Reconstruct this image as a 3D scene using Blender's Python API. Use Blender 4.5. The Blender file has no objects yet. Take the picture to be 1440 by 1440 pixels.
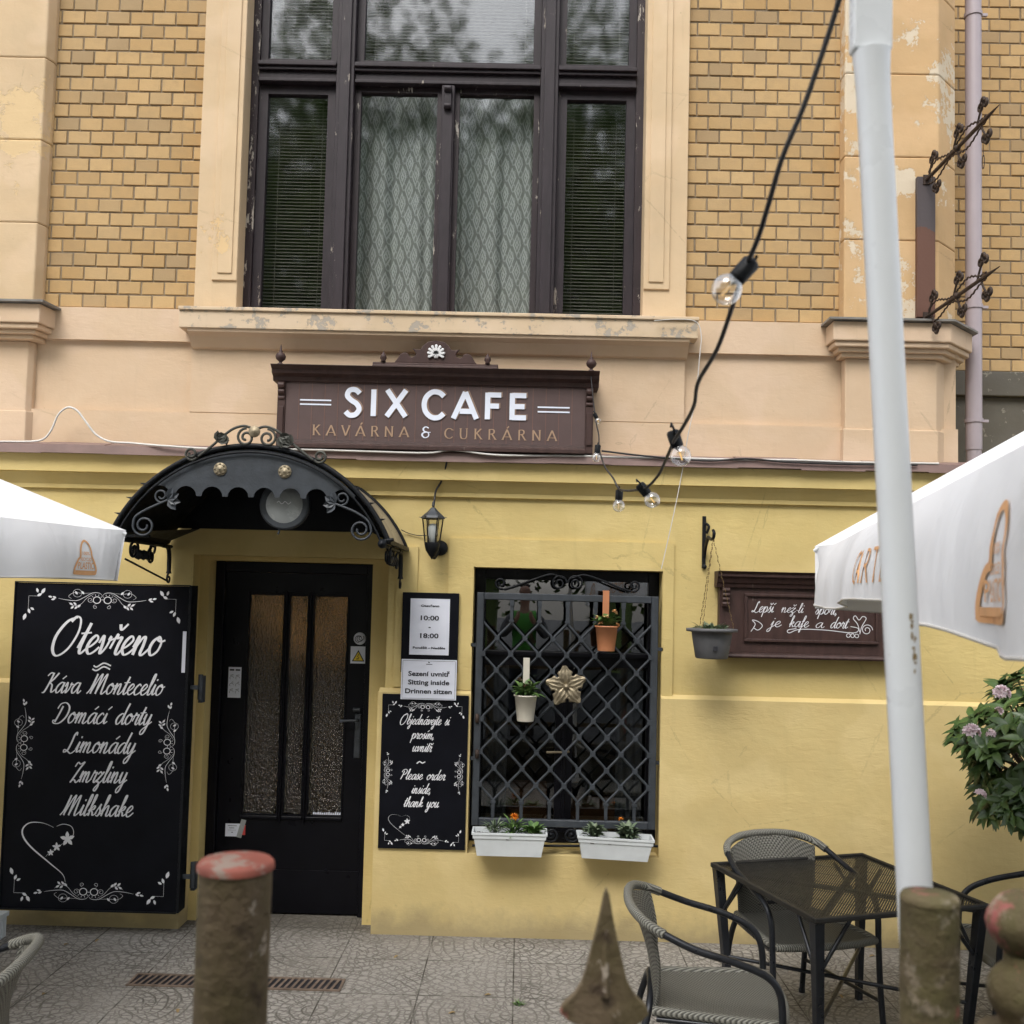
import bpy, math, random
from mathutils import Vector, Matrix
random.seed(7)
sc = bpy.context.scene
col = sc.collection
sin, cos, pi = math.sin, math.cos, math.pi

# ------------------------------------------------------------------ camera model (survey of the real place)
F = 1385.; PX, PY = 725., 764.; D = 5.68; H = 1.95; G = 0.04
ROLL, YAW, PITCH = .024, .0083, .055
fv = Vector((-sin(YAW)*cos(PITCH), cos(YAW)*cos(PITCH), sin(PITCH)))
R0 = Vector((cos(YAW), sin(YAW), 0)); U0 = R0.cross(fv)
RV = cos(ROLL)*R0 + sin(ROLL)*U0; UV = -sin(ROLL)*R0 + cos(ROLL)*U0
CAM = Vector((0, -D, H))
def P(px, py, Y=0.):
    d = fv + RV*((px-PX)/F) - UV*((py-PY)/F)
    return CAM + d*((Y+D)/d.y)
def X(px, py, Y=0.): return P(px, py, Y).x
def Z(px, py, Y=0.): return P(px, py, Y).z

# ------------------------------------------------------------------ mesh builder
class MB:
    def __init__(s): s.v = []; s.f = []; s.sm = []; s.n = 0
    def add(s, vs, fs, smooth=False):
        b = len(s.v); s.v += [tuple(v) for v in vs]
        for f in fs: s.f.append([b+i for i in f]); s.sm.append(smooth)
    def box(s, x0, x1, y0, y1, z0, z1):
        s.add([(x0,y0,z0),(x1,y0,z0),(x1,y1,z0),(x0,y1,z0),(x0,y0,z1),(x1,y0,z1),(x1,y1,z1),(x0,y1,z1)],
              [(0,3,2,1),(4,5,6,7),(0,1,5,4),(1,2,6,5),(2,3,7,6),(3,0,4,7)])
    def bev(s, x0, x1, y0, y1, z0, z1, b=.004):
        # box with chamfered front (-Y) edges
        vs = [(x0,y1,z0),(x1,y1,z0),(x1,y1,z1),(x0,y1,z1),(x0,y0+b,z0),(x1,y0+b,z0),(x1,y0+b,z1),(x0,y0+b,z1),
              (x0+b,y0,z0+b),(x1-b,y0,z0+b),(x1-b,y0,z1-b),(x0+b,y0,z1-b)]
        s.add(vs, [(0,3,2,1),(8,9,10,11),(4,5,9,8),(5,6,10,9),(6,7,11,10),(7,4,8,11),(0,1,5,4),(1,2,6,5),(2,3,7,6),(3,0,4,7)])
    def obox(s, c, ax, ay, az):
        c = Vector(c); ax, ay, az = Vector(ax), Vector(ay), Vector(az)
        vs = [c+i*ax+j*ay+k*az for k in (-1,1) for j in (-1,1) for i in (-1,1)]
        s.add(vs, [(0,2,3,1),(4,5,7,6),(0,1,5,4),(1,3,7,5),(3,2,6,7),(2,0,4,6)])
    def quad(s, a, b, c, d): s.add([a,b,c,d], [(0,1,2,3)])
    def tube(s, pts, r, seg=8, closed=False, caps=True, smooth=True, rz=None):
        pts = [Vector(p) for p in pts]; n = len(pts)
        rr = r if isinstance(r, (list, tuple)) else [r]*n
        T = []
        for i in range(n):
            a = pts[(i-1) % n] if (closed or i > 0) else pts[i]
            b = pts[(i+1) % n] if (closed or i < n-1) else pts[i]
            t = b-a; T.append(t.normalized() if t.length > 1e-9 else Vector((0,0,1)))
        up = Vector((0,0,1)) if abs(T[0].z) < .9 else Vector((1,0,0))
        nrm = (up - T[0]*up.dot(T[0])).normalized(); vs = []
        for i in range(n):
            nrm = nrm - T[i]*nrm.dot(T[i])
            nrm = nrm.normalized() if nrm.length > 1e-6 else T[i].orthogonal().normalized()
            bn = T[i].cross(nrm)
            for k in range(seg):
                a = 2*pi*k/seg
                vs.append(pts[i] + (nrm*cos(a)+bn*sin(a)*(rz or 1))*rr[i])
        fs = []
        for i in range(n if closed else n-1):
            j = (i+1) % n
            for k in range(seg):
                l = (k+1) % seg
                fs.append((i*seg+k, i*seg+l, j*seg+l, j*seg+k))
        s.add(vs, fs, smooth)
        if caps and not closed:
            s.add(vs[:seg], [tuple(range(seg))[::-1]]); s.add(vs[-seg:], [tuple(range(seg))])
    def lathe(s, prof, c=(0,0,0), seg=16, axis='z', smooth=True):
        c = Vector(c); vs = []; n = len(prof)
        for r, h in prof:
            for k in range(seg):
                a = 2*pi*k/seg; x, y = r*cos(a), r*sin(a)
                vs.append(c + Vector({'z':(x,y,h),'y':(x,h,y),'x':(h,x,y)}[axis]))
        fs = [(i*seg+k, i*seg+(k+1)%seg, (i+1)*seg+(k+1)%seg, (i+1)*seg+k) for i in range(n-1) for k in range(seg)]
        s.add(vs, fs, smooth)
        if prof[0][0] > 1e-4: s.add(vs[:seg], [tuple(range(seg))[::-1]])
        if prof[-1][0] > 1e-4: s.add(vs[-seg:], [tuple(range(seg))])
    def prism(s, poly, y0, y1):
        # polygon in XZ extruded along Y
        n = len(poly); vs = [(x,y0,z) for x,z in poly]+[(x,y1,z) for x,z in poly]
        s.add(vs, [tuple(range(n)), tuple(range(2*n-1, n-1, -1))]+[(i,i+n,(i+1)%n+n,(i+1)%n) for i in range(n)])
    def profx(s, prof, x0, x1):
        # moulding: (y,z) profile swept along X; mitre-less with end caps
        n = len(prof); vs = [(x0,y,z) for y,z in prof]+[(x1,y,z) for y,z in prof]
        s.add(vs, [(i,(i+1)%n,(i+1)%n+n,i+n) for i in range(n)]+[tuple(range(n))[::-1], tuple(range(n,2*n))])
    def ribbon(s, pts, w, Y, T=None, taper=False, nib=None):
        # flat stroke in a wall-parallel plane; w full width or function(t); nib=(thin,thick)
        n = len(pts)
        if n < 2: return
        s.n = (s.n+1) % 7; vs = []
        for i in range(n):
            a = pts[max(i-1,0)]; b = pts[min(i+1,n-1)]
            dx, dz = b[0]-a[0], b[1]-a[1]; L = math.hypot(dx,dz) or 1e-9
            t = i/(n-1)
            if nib:
                k = abs(dz)/L; ww = nib[0]+(nib[1]-nib[0])*(k if dz < 0 else k*.35)
            else: ww = w(t) if callable(w) else w
            if taper: ww *= min(1, .35+3*min(t,1-t))
            nx, nz = -dz/L*ww/2, dx/L*ww/2
            for sg in (1,-1):
                p = (pts[i][0]+sg*nx, pts[i][1]+sg*nz)
                if T: p = T(*p)
                vs.append((p[0], Y-s.n*.00012-t*.0001, p[1]))
        s.add(vs, [(2*i,2*i+1,2*i+3,2*i+2) for i in range(n-1)])
    def poly(s, pts, Y, T=None):
        s.n = (s.n+1) % 7
        s.add([((T(*p) if T else p)[0], Y-s.n*.00012, (T(*p) if T else p)[1]) for p in pts], [tuple(range(len(pts)))])
    def xf(s, M):
        s.v = [tuple(M @ Vector(v)) for v in s.v]; return s

ORG = {}
def build(name, mb, m, parent=None, label=None, cat=None, group=None, kind=None, bevel=0, local=False):
    org = ORG.get(parent.name, Vector()) if (parent and not local) else Vector()
    me = bpy.data.meshes.new(name)
    me.from_pydata([(v[0]-org.x, v[1]-org.y, v[2]-org.z) for v in mb.v], [], mb.f)
    me.polygons.foreach_set('use_smooth', mb.sm)
    me.materials.append(m); me.update()
    o = bpy.data.objects.new(name, me); col.objects.link(o)
    if parent: o.parent = parent
    ORG[o.name] = org
    tag(o, label, cat, group, kind)
    if bevel:
        b = o.modifiers.new('bev', 'BEVEL'); b.width = bevel; b.segments = 2; b.limit_method = 'ANGLE'
    return o
def tag(o, label=None, cat=None, group=None, kind=None):
    if label: o['label'] = label
    if cat: o['category'] = cat
    if group: o['group'] = group
    if kind: o['kind'] = kind
    return o
def empty(name, loc, label, cat, group=None, rz=0):
    o = bpy.data.objects.new(name, None); col.objects.link(o); o.location = loc; o.rotation_euler.z = rz
    ORG[o.name] = Vector(loc); return tag(o, label, cat, group)
def copy_tree(o, parent=None):
    c = o.copy(); col.objects.link(c)
    if parent: c.parent = parent
    for ch in list(o.children): copy_tree(ch, c)
    return c

def cr(pts, n=6, closed=False):
    # Catmull-Rom through 2-D or 3-D points
    pts = [Vector(p) for p in pts]; N = len(pts); out = []
    if N < 3 and not closed:
        return [tuple(p) for p in pts]
    for i in range(N if closed else N-1):
        g = (lambda k: pts[k % N]) if closed else (lambda k: pts[max(0, min(N-1, k))])
        p0, p1, p2, p3 = g(i-1), g(i), g(i+1), g(i+2)
        for j in range(n):
            t = j/n
            out.append(tuple(.5*((2*p1)+(p2-p0)*t+(2*p0-5*p1+4*p2-p3)*t*t+(3*p1-p0-3*p2+p3)*t**3)))
    if not closed: out.append(tuple(pts[-1]))
    return out
def spiral(cx, cz, r0, r1, a0, turns, n=26):
    return [(cx+(r0+(r1-r0)*t)*cos(a0+2*pi*turns*t), cz+(r0+(r1-r0)*t)*sin(a0+2*pi*turns*t)) for t in [i/n for i in range(n+1)]]

# ------------------------------------------------------------------ materials
class N:
    def __init__(s, name):
        s.m = bpy.data.materials.new(name); s.m.use_nodes = True; s.t = s.m.node_tree
        s.b = s.t.nodes['Principled BSDF']; s.out = s.t.nodes['Material Output']
        s.tc = s.t.nodes.new('ShaderNodeTexCoord').outputs['Object']
    def n(s, typ, **kw):
        nd = s.t.nodes.new('ShaderNode'+typ)
        for k, v in kw.items():
            if k in nd.inputs.keys(): s.set(nd.inputs[k], v)
            else: setattr(nd, k, v)
        return nd
    def set(s, inp, v):
        if isinstance(v, bpy.types.NodeSocket): s.t.links.new(v, inp)
        elif isinstance(v, (tuple, list)) and inp.type == 'RGBA' and len(v) == 3: inp.default_value = (*v, 1)
        else: inp.default_value = v
    def math(s, op, a, b=0., c=0., clamp=False):
        nd = s.t.nodes.new('ShaderNodeMath'); nd.operation = op; nd.use_clamp = clamp
        for i, v in enumerate((a, b, c)): s.set(nd.inputs[i], v)
        return nd.outputs[0]
    def mapv(s, scale=(1,1,1), loc=(0,0,0), rot=(0,0,0), v=None):
        return s.n('Mapping', Vector=v or s.tc, Scale=scale, Location=loc, Rotation=rot).outputs[0]
    def noise(s, scale, detail=4, v=None, rough=.55, dist=0.):
        nd = s.n('TexNoise', Vector=v or s.tc, Scale=scale, Detail=detail, Roughness=rough, Distortion=dist)
        return nd.outputs[0]
    def ramp(s, f, a, b, lo=0., hi=1.):
        nd = s.t.nodes.new('ShaderNodeMapRange'); nd.clamp = True
        for k, v in (('Value',f),('From Min',a),('From Max',b),('To Min',lo),('To Max',hi)): s.set(nd.inputs[k], v)
        return nd.outputs[0]
    def mix(s, f, a, b, mode='MIX'):
        nd = s.t.nodes.new('ShaderNodeMix'); nd.data_type = 'RGBA'; nd.blend_type = mode
        s.set(nd.inputs[0], f); s.set(nd.inputs[6], a); s.set(nd.inputs[7], b)
        return nd.outputs[2]
    def bump(s, h, st=.3, dist=.01, prev=None):
        nd = s.n('Bump', Height=h, Strength=st, Distance=dist)
        if prev is not None: s.t.links.new(prev, nd.inputs['Normal'])
        return nd.outputs[0]
    def fin(s, colr, rough=.7, normal=None, metal=0., spec=None):
        s.set(s.b.inputs['Base Color'], colr); s.set(s.b.inputs['Roughness'], rough); s.b.inputs['Metallic'].default_value = metal
        if spec is not None: s.b.inputs['Specular IOR Level'].default_value = spec
        if normal is not None: s.t.links.new(normal, s.b.inputs['Normal'])
        return s.m
def dk(c, k): return tuple(x*k for x in c)

def simple(name, c, rough=.5, metal=0., var=.12, vs=6., bst=.12, bs=60., spec=None, wear=None):
    q = N(name); f = q.noise(vs, 5)
    cc = q.mix(q.ramp(f, .3, .7), dk(c, 1-var), dk(c, 1+var))
    if wear: cc = q.mix(q.ramp(q.noise(wear[1], 6, rough=.7), wear[2], wear[2]+.04), cc, wear[0])
    return q.fin(cc, q.ramp(q.noise(vs*2.3, 4), .3, .7, max(0,rough-.08), min(1,rough+.08)), q.bump(q.noise(bs, 4), bst, .003), metal, spec)

def stucco(name, c, ripple=1., dirt=.18, peel=None, peel_t=.62, peel_s=3., ztop=None, low=False):
    q = N(name)
    big = q.noise(1.1, 5, rough=.6); med = q.noise(7, 5); fine = q.noise(90, 3)
    cc = q.mix(q.ramp(big, .3, .72), dk(c, 1-dirt), dk(c, 1.04))
    cc = q.mix(q.ramp(med, .35, .75, 0, .35), cc, (c[0]*.92, c[1]*.86, c[2]*.8))
    streak = q.noise(3.2, 5, q.mapv((6,6,.5)), .65)
    cc = q.mix(q.ramp(streak, .58, .8, 0, .22), cc, dk(c, .62))
    ed = q.n('TexVoronoi', feature='DISTANCE_TO_EDGE', Vector=q.tc, Scale=1.3).outputs[0]
    ed = q.math('ADD', ed, q.math('MULTIPLY', q.math('SUBTRACT', q.noise(14, 5, rough=.7), .5), .05))
    hair = q.math('MULTIPLY', q.ramp(q.math('ABSOLUTE', ed), .0, .004, 1, 0), q.ramp(q.noise(1.7, 2, q.mapv(loc=(7,1,3))), .50, .60))
    cc = q.mix(q.math('MULTIPLY', hair, .45), cc, dk(c, .45))
    pt = q.ramp(q.noise(2.6, 3, q.mapv(loc=(2,5,9)), .4), .52, .60, 0, .28)
    cc = q.mix(pt, cc, (min(1,c[0]*1.10), min(1,c[1]*1.12), c[2]*1.25))
    sp = q.ramp(q.noise(26, 2), .74, .79, 0, .5)
    cc = q.mix(sp, cc, dk(c, .6))
    if low:
        z = q.n('SeparateXYZ', Vector=q.tc).outputs[2]
        zz = q.math('ADD', z, q.math('MULTIPLY', q.noise(5, 6, rough=.7), -.30))
        cc = q.mix(q.ramp(zz, -.12, .02, .55, 0), cc, (.19,.16,.11))
        cc = q.mix(q.ramp(zz, .1, .7, .07, 0), cc, dk(c,.55))
    rip = q.noise(8, 5, q.mapv((1.6,1.6,5), rot=(0,.05,0)), .55, .8)
    rip = q.math('MULTIPLY', rip, q.ramp(q.noise(2.2, 3), .35, .7, .15, 1.))
    nb = q.bump(rip, .30*ripple, .010)
    nb = q.bump(q.noise(3.4, 3, rough=.5), .35, .03, nb)
    nb = q.bump(fine, .25, .002, nb); nb = q.bump(q.noise(24, 3), .3, .004, nb)
    if peel:
        pm = q.noise(peel_s, 8, rough=.72); m = q.ramp(pm, peel_t, peel_t+.012)
        edge = q.ramp(pm, peel_t-.03, peel_t, 0, .35)
        cc = q.mix(edge, cc, dk(c, .8)); cc = q.mix(m, cc, peel)
        nb = q.bump(q.math('SUBTRACT', 1., m), .5, .004, nb)
    return q.fin(cc, .85, nb, spec=.25)

YEL = (.65,.51,.215); PEA = (.635,.475,.325); PIL = (.76,.55,.31)
m_yel = stucco('yellow_stucco', YEL)
m_yel_low = stucco('yellow_plinth_stucco', (.67,.525,.24), low=True)
m_pea = stucco('peach_stucco', PEA, dirt=.1, ripple=.8)
m_pil = stucco('pilaster_stucco', (.68,.51,.32), .5, .25, (.68,.50,.28), .56, 1.6)
m_pil2 = stucco('peeled_pilaster_stucco', (.64,.43,.225), .5, .25, (.66,.56,.42), .54, 3.)
m_sur = stucco('surround_stucco', (.69,.52,.33), .35, .2, (.70,.50,.27), .60, 1.8)
m_sill = stucco('flaking_sill', (.64,.50,.34), .3, .15, (.40,.35,.29), .55, 8.)
m_stone = stucco('weathered_stone', (.13,.12,.10), .4, .4, (.25,.23,.19), .6, 14.)
def brickmat():
    q = N('yellow_brick')
    rnd = q.n('NewGeometry').outputs['Random Per Island']
    c = q.mix(rnd, (.43,.27,.115), (.54,.36,.17))
    c = q.mix(q.ramp(q.math('FRACT', q.math('MULTIPLY', rnd, 17.3)), .72, 1., 0, .7), c, (.30,.215,.125))
    c = q.mix(q.ramp(q.noise(18, 5), .45, .75, 0, .3), c, (.30,.21,.11))
    c = q.mix(q.ramp(q.noise(1.3, 4), .4, .75, 0, .3), c, (.54,.41,.24))
    return q.fin(c, .82, q.bump(q.noise(110, 4), .35, .003, q.bump(q.noise(22,2), .3, .003)), spec=.25)
m_brick = brickmat()
m_mortar = simple('mortar', (.24,.185,.12), .95, var=.25, vs=9, bst=.5)
def peelpaint(name, c, under, t=.60, s=9., rough=.55, st=(1,1,.25), bst=.4):
    q = N(name); v = q.mapv(st)
    pm = q.noise(s, 8, v, .75); m = q.ramp(pm, t, t+.01)
    cc = q.mix(q.ramp(q.noise(30, 3, v), .3, .7), dk(c,.8), dk(c,1.25))
    cc = q.mix(m, cc, under)
    return q.fin(cc, rough, q.bump(q.noise(40,5,v), bst, .004, q.bump(q.math('SUBTRACT',1.,m), .4, .002)), spec=.35)
m_winwood = peelpaint('window_paint', (.022,.015,.019), (.30,.26,.22), .645, 11)
m_winwood2 = peelpaint('peeling_window_paint', (.025,.016,.019), (.42,.38,.33), .615, 13)
m_signwood = peelpaint('sign_wood', (.050,.026,.022), (.11,.08,.07), .66, 8)
m_flash = simple('ledge_flashing', (.21,.14,.125), .5, 0, .2, 5, .3, 30)
m_lead = simple('grey_flashing', (.20,.19,.175), .6, 0, .3, 8, .4, 30)
m_black = simple('black_metal', (.007,.008,.010), .5, 0, .3, 9, .25, 80, spec=.22)
m_blackgloss = simple('door_paint', (.004,.004,.006), .35, 0, .3, 4, .10, 60, spec=.16)
m_iron = simple('iron_grille', (.036,.042,.050), .5, .0, .25, 14, .35, 90, wear=((.16,.17,.18), 34, .70))
m_rustiron = simple('rusty_iron', (.045,.028,.020), .65, .2, .35, 25, .5, 120)
m_white = simple('white_plastic', (.62,.65,.66), .4, 0, .08, 6, .08, 40, wear=((.33,.31,.27), 12, .70))
m_pole = simple('white_pole_paint', (.80,.82,.835), .32, 0, .04, 4, .03, 40, wear=((.40,.34,.28), 42, .69))
m_paper = simple('paper', (.66,.68,.76), .6, 0, .05, 8, .15, 12)
m_ink = simple('ink', (.015,.015,.02), .7, 0, 0)
m_chalk = simple('chalk_white', (.72,.72,.75), .8, 0, .06, 30)
m_board = simple('black_board', (.0045,.005,.008), .5, 0, .25, 5, .04, 30, spec=.12)
m_brown = simple('sign_panel', (.088,.054,.050), .6, 0, .08, 6, .1, 80)
m_groove = simple('panel_groove', (.14,.075,.060), .7, 0, .1)
m_lett = simple('letter_white', (.74,.78,.88), .5, 0, .04)
m_lettsh = simple('letter_shadow', (.26,.17,.125), .6, 0, .05)
m_tan = simple('letter_tan', (.36,.235,.15), .6, 0, .05)
m_orange = simple('print_orange', (.74,.40,.19), .7, 0, .1, 20)
m_terra = simple('terracotta_plastic', (.50,.20,.09), .55, 0, .08, 8)
m_cream = simple('cream_pot', (.60,.56,.47), .5, 0, .08, 8)
m_greypot = simple('grey_pot', (.105,.105,.11), .6, 0, .25, 8, .2, 40)
m_soil = simple('soil', (.035,.026,.02), .95, 0, .5, 40, 1., 60)
m_brass = simple('aged_brass', (.27,.225,.15), .5, .6, .3, 16, .3, 60)
m_shell = simple('white_shell', (.66,.66,.66), .5, 0, .05)
m_cable = simple('white_cable', (.60,.58,.55), .5, 0, .08)
m_blackcable = simple('black_cable', (.016,.015,.016), .5)
m_pipe = simple('downpipe_paint', (.40,.345,.37), .45, 0, .07, 3, .1, 20)
m_frame = simple('chair_tube', (.020,.022,.027), .33, .3, .25, 10, .1, 60)
m_tabletop = simple('table_metal', (.014,.0125,.010), .6, .0, .25, 10, .2, 60)
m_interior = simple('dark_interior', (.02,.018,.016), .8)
m_drape = simple('grey_drape', (.16,.16,.17), .9)
m_wood = simple('bare_wood', (.22,.10,.045), .6)
m_blind = simple('blind_slat', (.13,.12,.105), .6)
m_bark = simple('bark', (.09,.065,.045), .9, 0, .35, 12, .8, 30)
m_skin = simple('skin', (.45,.26,.19), .5); m_vest = simple('green_vest', (.10,.42,.06), .7)
m_sleeve = simple('grey_shirt', (.17,.17,.18), .8); m_trouser = simple('dark_trousers', (.03,.035,.05), .8)
m_hair = simple('hair', (.03,.02,.015), .7)
m_asphalt = simple('asphalt', (.05,.05,.052), .9, 0, .25, 9, .8, 90)
m_glint = simple('warm_curtain', (.45,.25,.09), .9)
m_warn = simple('warning_yellow', (.75,.55,.03), .5)
m_red = simple('red_print', (.55,.05,.04), .5)
m_stained = simple('milk_acrylic', (.30,.315,.31), .25, 0, .1)

def leafmat(name, a, b, rough=.45):
    q = N(name); rnd = q.n('NewGeometry').outputs['Random Per Island']
    c = q.mix(rnd, a, b); q.b.inputs['Subsurface Weight'].default_value = 0
    return q.fin(c, rough, spec=.4)
m_leaf = leafmat('rhododendron_leaf', (.028,.055,.018), (.075,.13,.035), .38)
m_herb = leafmat('herb_leaf', (.05,.11,.03), (.13,.22,.06), .5)
m_sage = leafmat('grey_green_leaf', (.08,.12,.07), (.17,.21,.13), .6)
m_redleaf = leafmat('red_leaf', (.10,.03,.025), (.09,.14,.05), .5)
m_pink = leafmat('pink_petal', (.80,.60,.66), (.90,.80,.82), .6)
m_orangef = leafmat('orange_petal', (.70,.20,.02), (.85,.34,.03), .6)
m_peachf = leafmat('peach_petal', (.70,.36,.16), (.75,.50,.26), .6)
m_tree = leafmat('street_tree_leaf', (.08,.15,.03), (.30,.40,.13), .5)

def glassmat(name, refl, tint=(1,1,1), bumpy=0., gcol=(.9,.92,.95), rough=.0, edge=.35, pw=3.5):
    q = N(name); t = q.t
    tr = q.n('BsdfTransparent', Color=tint).outputs[0]
    gl = q.n('BsdfGlossy', Color=gcol, Roughness=rough)
    if bumpy: q.t.links.new(q.bump(q.noise(3.2, 2), bumpy, .02), gl.inputs['Normal'])
    fr = q.math('POWER', q.n('LayerWeight', Blend=.5).outputs['Facing'], pw)
    fac = q.math('ADD', q.math('MULTIPLY', fr, edge), refl, clamp=True)
    mx = t.nodes.new('ShaderNodeMixShader'); q.set(mx.inputs[0], fac); t.links.new(tr, mx.inputs[1]); t.links.new(gl.outputs[0], mx.inputs[2])
    t.links.new(mx.outputs[0], q.out.inputs[0]); return q.m
m_glass = glassmat('window_glass', .085, (.88,.89,.88), .03, rough=.05)
m_glass2 = glassmat('cafe_window_glass', .11, (.6,.62,.62), .012)
m_bulbglass = glassmat('bulb_glass', .15, (.985,.985,.985), edge=1.0, pw=2.2, gcol=(1,1,1))
m_lampglass = glassmat('lantern_glass', .05, (.9,.9,.88))
m_acryl = glassmat('awning_acrylic', .05, (.45,.40,.33), rough=.3)

def frosted():
    q = N('rippled_door_glass')
    v = q.mapv((85, 85, 42)); vo = q.n('TexVoronoi', Vector=v, Scale=1.).outputs[0]
    nb = q.bump(q.math('ADD', vo, q.math('MULTIPLY', q.noise(120, 2), .9)), 1., .009)
    gl = q.n('BsdfGlossy', Color=(.55,.53,.5,1), Roughness=.12, Normal=nb).outputs[0]
    rf = q.n('BsdfRefraction', Color=(.75,.62,.45,1), Roughness=.05, IOR=1.3, Normal=nb).outputs[0]
    mx = q.t.nodes.new('ShaderNodeMixShader'); mx.inputs[0].default_value = .17
    q.t.links.new(rf, mx.inputs[1]); q.t.links.new(gl, mx.inputs[2]); q.t.links.new(mx.outputs[0], q.out.inputs[0]); return q.m
m_frost = frosted()
def emis(name, c, s):
    q = N(name); e = q.n('Emission', Color=(*c,1), Strength=s); q.t.links.new(e.outputs[0], q.out.inputs[0]); return q.m
m_lamp = emis('glint_emission', (1.,.78,.48), 6.)  # emission for the lamps added behind the door panes
m_fil = emis('filament', (1.,.62,.22), 1.1)  # bulbs are unlit; glow put in for the filaments' yellow look

def lacemat():
    q = N('lace'); sx = q.n('SeparateXYZ', Vector=q.tc); x, z = sx.outputs[0], sx.outputs[2]
    def cell(px, pz, ox, oz):
        u = q.math('SUBTRACT', q.math('FRACT', q.math('ADD', q.math('DIVIDE', x, px), ox)), .5)
        v = q.math('SUBTRACT', q.math('FRACT', q.math('ADD', q.math('DIVIDE', z, pz), oz)), .5)
        return u, v
    def rings(u, v, radii, w, k=1.):
        d = q.math('ADD', q.math('ABSOLUTE', u), q.math('MULTIPLY', q.math('ABSOLUTE', v), k)); out = None
        for r in radii:
            a = q.math('LESS_THAN', q.math('ABSOLUTE', q.math('SUBTRACT', d, r)), w)
            out = a if out is None else q.math('MAXIMUM', out, a)
        return out
    u, v = cell(.085, .17, 0, 0); a = rings(u, v, (.10,.26), .05, .7)
    u2, v2 = cell(.085, .17, .5, .5); b = rings(u2, v2, (.10,.26), .05, .7)
    u3, v3 = cell(.0425, .085, .25, .25)
    d3 = q.math('SQRT', q.math('ADD', q.math('MULTIPLY', u3, u3), q.math('MULTIPLY', v3, v3)))
    c = q.math('LESS_THAN', q.math('ABSOLUTE', q.math('SUBTRACT', d3, .25)), .06)
    pat = q.math('MAXIMUM', q.math('MAXIMUM', a, b), q.math('MULTIPLY', c, .6))
    al = q.math('ADD', q.math('MULTIPLY', pat, .42), .42)
    tr = q.n('BsdfTransparent'); df = q.n('BsdfDiffuse', Color=(.74,.78,.78,1))
    mx = q.t.nodes.new('ShaderNodeMixShader'); q.set(mx.inputs[0], al); q.t.links.new(tr.outputs[0], mx.inputs[1]); q.t.links.new(df.outputs[0], mx.inputs[2])
    q.t.links.new(mx.outputs[0], q.out.inputs[0]); return q.m
m_lace = lacemat()

def wicker(name='wicker'):
    q = N(name); sx = q.n('SeparateXYZ', Vector=q.tc); x, y, z = sx.outputs
    yz = q.math('ADD', y, z)
    a = q.math('SINE', q.math('MULTIPLY', x, 2*pi/.018)); b = q.math('SINE', q.math('MULTIPLY', yz, 2*pi/.012))
    w = q.math('MULTIPLY', a, b); h = q.math('MAXIMUM', q.math('ABSOLUTE', b), q.ramp(w, -.3, .6))
    c = q.mix(q.ramp(w, -.7, .5), (.035,.034,.028), (.215,.21,.18))
    c = q.mix(q.ramp(q.noise(14,4), .4, .75, 0, .4), c, (.13,.12,.10))
    return q.fin(c, .55, q.bump(h, .8, .004), spec=.4)
m_wicker = wicker()
def wrapmat():
    q = N('wrapped_rattan'); sx = q.n('SeparateXYZ', Vector=q.tc)
    w = q.math('SINE', q.math('MULTIPLY', q.math('ADD', sx.outputs[0], q.math('MULTIPLY', sx.outputs[1], .35)), 2*pi/.009))
    c = q.mix(q.ramp(w, -1, .3), (.06,.058,.05), (.26,.255,.22))
    return q.fin(c, .5, q.bump(w, .7, .003), spec=.4)
m_wrap = wrapmat()

def cloth():
    q = N('umbrella_cloth')
    c = q.mix(q.ramp(q.noise(2.2,5), .35, .75), (.90,.90,.915), (.85,.855,.875))
    nb = q.bump(q.noise(2.6, 4, q.mapv((1,1,.6)), dist=.5), .28, .07); nb = q.bump(q.noise(500, 2), .15, .001, nb)
    df = q.n('BsdfDiffuse', Color=c, Normal=nb); tl = q.n('BsdfTranslucent', Color=(.60,.58,.50,1), Normal=nb)
    mx = q.t.nodes.new('ShaderNodeMixShader'); mx.inputs[0].default_value = .12
    q.t.links.new(df.outputs[0], mx.inputs[1]); q.t.links.new(tl.outputs[0], mx.inputs[2]); q.t.links.new(mx.outputs[0], q.out.inputs[0]); return q.m
m_cloth = cloth()

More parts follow.
